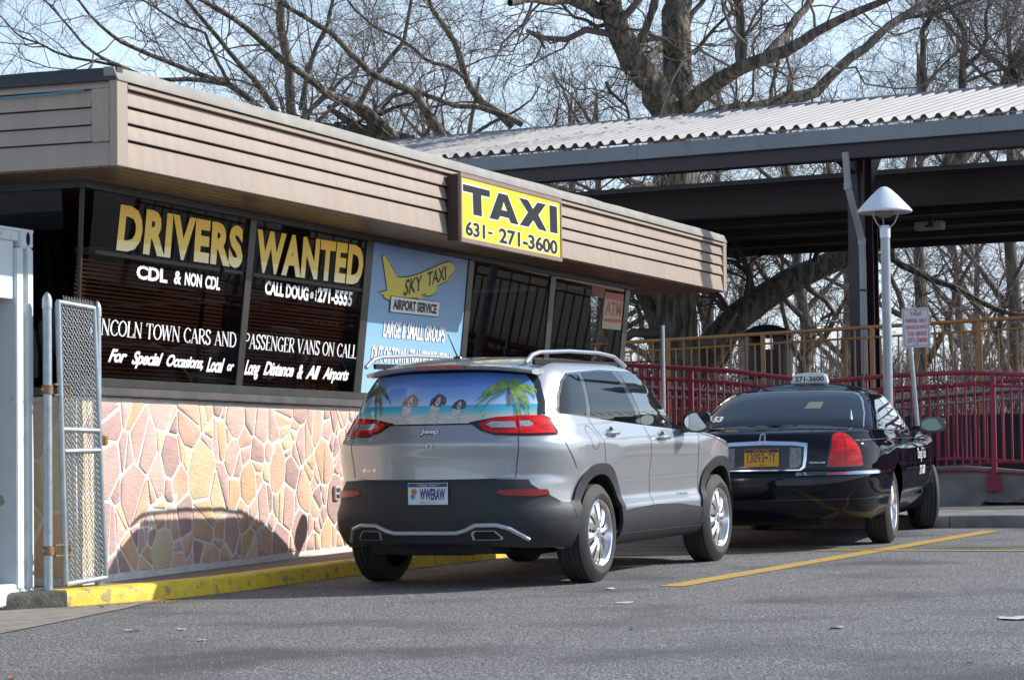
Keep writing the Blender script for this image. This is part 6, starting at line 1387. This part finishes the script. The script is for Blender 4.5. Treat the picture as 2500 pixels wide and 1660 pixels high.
# broad tree behind the office roof
d = 47
left = [LP_([(1010, 900), (1000, 640), (975, 420), (955, 335), (896, 281), (852, 252), (820, 235)], d, 22, 9), LP_([(1080, 329), (1045, 280), (1015, 231), (1000, 222), (911, 184), (858, 133), (816, 86), (718, 27), (660, -10)], d, 11, 5, -2), LP_([(975, 345), (890, 267), (807, 237), (757, 193), (689, 148), (600, 68), (548, 30), (480, -5)], d, 12, 4.5, -3),
        LP_([(722, 320), (710, 267), (704, 148), (686, 74), (684, 0), (680, -60)], d + 3, 13, 10), LP_([(700, 330), (659, 246), (615, 187), (593, 169), (542, 104), (474, 24), (440, -20)], d, 9, 4, -2), LP_([(690, 320), (622, 252), (548, 201), (474, 178), (370, 136), (296, 104), (252, 71), (207, 24), (180, -20)], d, 8, 2.5, -3),
        LP_([(620, 250), (560, 205), (474, 194), (370, 197), (296, 163), (243, 139), (207, 113), (163, 59), (104, -5)], d - .5, 7, 2, -3), LP_([(300, 165), (267, 157), (178, 142), (133, 127), (98, 107), (44, 89), (6, 44), (-30, 20)], d - 2, 4, 1.5, -1), LP_([(1252, 310), (1215, 275), (1181, 255), (1142, 207), (1124, 148), (1118, 118), (1080, 59), (1053, 18), (1040, -20)], d + 2, 11, 5),
        LP_([(1275, 305), (1240, 285), (1163, 261), (1113, 261), (1044, 234), (1015, 222), (960, 235), (930, 270)], d + 1, 8, 4), LP_([(1133, 190), (1104, 166), (1044, 151), (1009, 118), (970, 92), (911, 65), (867, 24), (840, -10)], d + 1, 5, 2.5), LP_([(875, 260), (905, 200), (941, 157), (985, 104), (997, 44), (1006, -10)], d + 4, 7, 4), LP_([(955, 338), (880, 318), (800, 312), (740, 302), (690, 292), (640, 285)], d, 13, 7), LP_([(990, 350), (900, 325), (840, 290), (800, 260)], d, 14, 6),
        LP_([(735, 270), (748, 190), (770, 120), (800, 60), (815, -10)], d + 2, 7, 4), LP_([(1010, 340), (960, 330), (905, 310), (860, 330)], d, 12, 7), LP_([(900, 290), (935, 278), (965, 262), (1000, 255), (1030, 240)], d, 6, 3), LP_([(560, 205), (520, 130), (500, 80), (440, 60), (380, 20), (330, -10)], d - 1, 5, 2)]
tree('broad_tree', 'wide spreading bare tree behind the taxi office roof', left, 21, counts=(7, 6, 5, 5), L=(2.35, 1.25, .65, .35), wig=.33, up=.08)
# background trees, one prototype per kind then copies
def wild(seed, H, r, nl, spread):
    rn = random.Random(seed); tr = [Vector((0, 0, 0))]; x = y = 0
    for k in range(6): x += rn.uniform(-.25, .25); y += rn.uniform(-.25, .25); tr.append(Vector((x, y, H * (k + 1) / 6)))
    limbs = [(tr, [r, r * .9, r * .8, r * .65, r * .5, r * .35, r * .15])]
    for i in range(nl):
        t = rn.uniform(.18, .9); b0 = tr[int(t * 6)].lerp(tr[min(6, int(t * 6) + 1)], t * 6 % 1); a = rn.uniform(0, 6.28); p = b0.copy(); pts = [p.copy()]; d = Vector((math.cos(a), math.sin(a), rn.uniform(.3, 1.1))).normalized(); LL = spread * (1.15 - t * .6) * rn.uniform(.7, 1.2)
        for k in range(6): d = (d + Vector((rn.uniform(-.35, .35), rn.uniform(-.35, .35), rn.uniform(-.1, .30)))).normalized(); p = p + d * LL / 6; pts.append(p.copy())
        r1 = r * (.55 - t * .3); limbs.append((pts, [r1 * (1 - .13 * k) for k in range(7)]))
    return limbs
def copy_tree(o, loc, rz, sc, label):
    c = o.copy(); COL.objects.link(c); c.location = loc; c.rotation_euler = (0, 0, rz); c.scale = (sc, sc, sc); c['label'] = label
    for ch in list(o.children):
        e = ch.copy(); COL.objects.link(e); e.parent = c
    return c
spots = [(1500, 58), (2480, 55), (2330, 66), (1760, 62), (2080, 70), (1930, 57), (2230, 60), (1620, 72), (1300, 74), (1020, 60), (760, 66), (2420, 76), (1840, 80), (2560, 64), (1130, 52), (1440, 66)]
kinds = []
for i in range(3):
    p = at(spots[i][0], 1150, spots[i][1]); p.z = .6
    kinds.append(tree('background_tree', 'x', [([q + p for q in pts], rad) for pts, rad in wild(60 + i, (8.5, 9.5, 8)[i], (.17, .20, .15)[i], 13, 3.3)], 40 + i, counts=(6, 5, 4, 3), L=(1.7, .95, .55, .34), group='bare trees beyond the platform', m=M_bark2, mt=M_twig2, sides=(8, 5, 3, 3, 3), up=.12, loc=tuple(p), tw=.0045))
names = ['slim bare tree beyond the platform, just right of the taxi office corner', 'bare tree at the right edge of the photo beyond the platform', 'bare tree behind the parking sign post', 'bare tree behind the leaning trunk and litter bin', 'bare tree right behind the purple canopy column', 'bare tree between the litter bin and the column', 'bare tree behind the street lamp', 'far bare tree behind the massive oak trunk', 'far bare tree behind the TAXI sign', 'bare tree behind the roof above the plane poster', 'far bare tree behind the wide spreading tree', 'farthest bare tree near the right edge', 'farthest bare tree over the litter bin', 'bare tree just outside the right edge', 'nearer bare tree showing left of the TAXI sign', 'far bare tree left of the massive oak']
rn = random.Random(6)
for i in range(3): kinds[i]['label'] = names[i]
for i in range(3, len(spots)):
    p = at(spots[i][0], 1150, spots[i][1]); p.z = .6; copy_tree(kinds[i % 3], p, rn.uniform(0, 6.28), rn.uniform(.9, 1.2), names[i])
# brush beyond the platform
rg = np.random.default_rng(77); n = 900; a = [at(rg.uniform(1350, 2650), 1150, rg.uniform(52, 70)) for _ in range(n)]
P = np.empty((n, 5, 3)); 
for i, p in enumerate(a): P[i, 0] = (p.x, p.y, .5)
dv = rg.normal(size=(n, 3)) * .25; dv[:, 2] = 1
for k in range(4): dv += rg.normal(size=(n, 3)) * .18; P[:, k + 1] = P[:, k] + dv / np.linalg.norm(dv, axis=1, keepdims=True) * rg.uniform(.5, 1.0, n)[:, None]
R = np.linspace(.022, .006, 5)[None] * rg.uniform(.6, 1.5, n)[:, None]; P2, R2 = spawn(rg, P, R, 7, .8, .5, .6, (25, 70), 3, .3, .1, rmin=.005); P3a, R3a = spawn(rg, P2, R2, 3, .4, .5, .7, (25, 70), 2, .3, .05, rmin=.005)
o = mesh_np('brush', [tube_arrays(P, R, 4), tube_arrays(P2, R2, 3), tube_arrays(P3a, R3a, 3)], M_twig2, None, False); prop(o, 'tangle of leafless brush beyond the platform', 'brush', kind='stuff')
# ------------------------------------------------------------------ litter and stains on the asphalt
M_pap = mat('white paper scrap', (.50, .50, .52), .7); rnl = random.Random(12)
def scrap(label, px, py, w, h, m, cat='litter', name='paper_scrap', group=None):
    D_ = CF + CR * ((px - 1250) / 6402.8) - CU * ((py - 830) / 6402.8); t = (gz(0) - CAMP.z + 0) / D_.z
    for _ in range(6): p = CAMP + D_ * t; t = t * 1.0 + (gz(p.x) + .003 - p.z) / D_.z
    p = CAMP + D_ * t; pts = []
    for k in range(9):
        a = 2 * math.pi * k / 9; r = rnl.uniform(.55, 1.1); pts.append((w / 2 * r * math.cos(a), h / 2 * r * math.sin(a), rnl.uniform(0, .012)))
    vs = [Vector((0, 0, .008))] + [Vector(q) for q in pts] + [Vector((q[0] * .96, q[1] * .96, q[2] - .002)) for q in pts]; fs = [(0, 1 + k, 1 + (k + 1) % 9) for k in range(9)] + [(1 + k, 10 + k, 10 + (k + 1) % 9, 1 + (k + 1) % 9) for k in range(9)]
    o = MB().add(vs, fs).build(name, m); o.location = (p.x, p.y, gz(p.x) + .003); o.rotation_euler = (0, 0, math.atan2(-CR.x, CR.y) + math.pi / 2 + rnl.uniform(-.3, .3)); prop(o, label, cat, group)
    return o
scrap('torn white paper scrap on the asphalt in the left foreground', 323, 1540, .12, .10, M_pap)
scrap('small white scrap on the asphalt behind the silver car', 492, 1563, .05, .08, M_pap); scrap('crumpled white flake near the bottom edge, left of centre', 446, 1537, .06, .07, M_pap)
scrap('white bird dropping on the asphalt below the rear wheel', 1525, 1471, .15, .16, M_pap, 'stain', 'dropping'); scrap('thin white streak on the asphalt under the right rear wheel', 1492, 1438, .11, .10, M_pap, 'stain', 'dropping')
scrap('large torn white paper at the right edge of the asphalt', 2478, 1509, .20, .30, M_pap); scrap('pale round spot on the asphalt at lower right', 2046, 1532, .10, .16, mat('pale grey spot', (.36, .36, .36), .8), 'stain', 'dropping')
scrap('small orange brick chip in the bottom left corner', 30, 1655, .06, .06, mat('orange brick chip', (.50, .14, .06), .8), 'rubble', 'brick_chip'); scrap('dark brown pine cone like lump beside the yellow kerb', 249, 1482, .035, .05, mat('brown lump', (.05, .03, .02), .9), 'debris', 'lump')
scrap('small blue wrapper on the asphalt below the silver car', 1542, 1537, .04, .06, mat('blue wrapper', (.04, .07, .30), .5)); scrap('black lump on the asphalt at bottom right', 2367, 1620, .03, .05, mat('black lump', (.01, .01, .01), .9), 'debris', 'lump')
scrap('light chip on the asphalt near the bottom, right of centre', 1808, 1628, .05, .05, mat('pale grey spot', (.36, .36, .36), .8), 'stain', 'dropping')
# loose aggregate chips and dry leaves: nobody could count them
rg = np.random.default_rng(5); V = []; F = []; base = 0
def chips(n, area, size, name, m, label, cat):
    V = []; F = []
    for i in range(n):
        x, y = area(); s = rg.uniform(*size); a = rg.uniform(0, 6.28); z = gz(x); b0 = len(V)
        for k in range(4): V.append((x + s * math.cos(a + k * 1.57) * rg.uniform(.6, 1), y + s * math.sin(a + k * 1.57) * rg.uniform(.6, 1), z + .002))
        V.append((x, y, z + .002 + s * .5)); F += [(b0 + k, b0 + (k + 1) % 4, b0 + 4) for k in range(4)]
    me = bpy.data.meshes.new(name); me.from_pydata(V, [], F); me.materials.append(m); o = link_mesh(name, me); prop(o, label, cat, kind='stuff')
def road():
    while True:
        x = rg.uniform(-11, 10.5); y = rg.uniform(-11, -1.2)
        if y < -.8 - .0 * x: return x, y
chips(16000, road, (.003, .009), 'loose_grit', mat('pale grit', (.34, .33, .31), .8), 'loose pale grit scattered over the asphalt', 'grit'); chips(4000, road, (.003, .007), 'dark_grit', mat('dark grit', (.03, .03, .03), .9), 'dark grit scattered over the asphalt', 'grit')
def corner():
    a = rg.uniform(0, 1); return -.55 + a * .75 + rg.normal() * .05, -.22 - a * .42 + rg.normal() * .035
chips(420, corner, (.006, .018), 'dry_leaves', mat('dry leaves', (.20, .11, .05), .9, col2=(.35, .22, .10), nscale=30), 'dry leaf litter gathered against the kerb end and gate post', 'leaves')
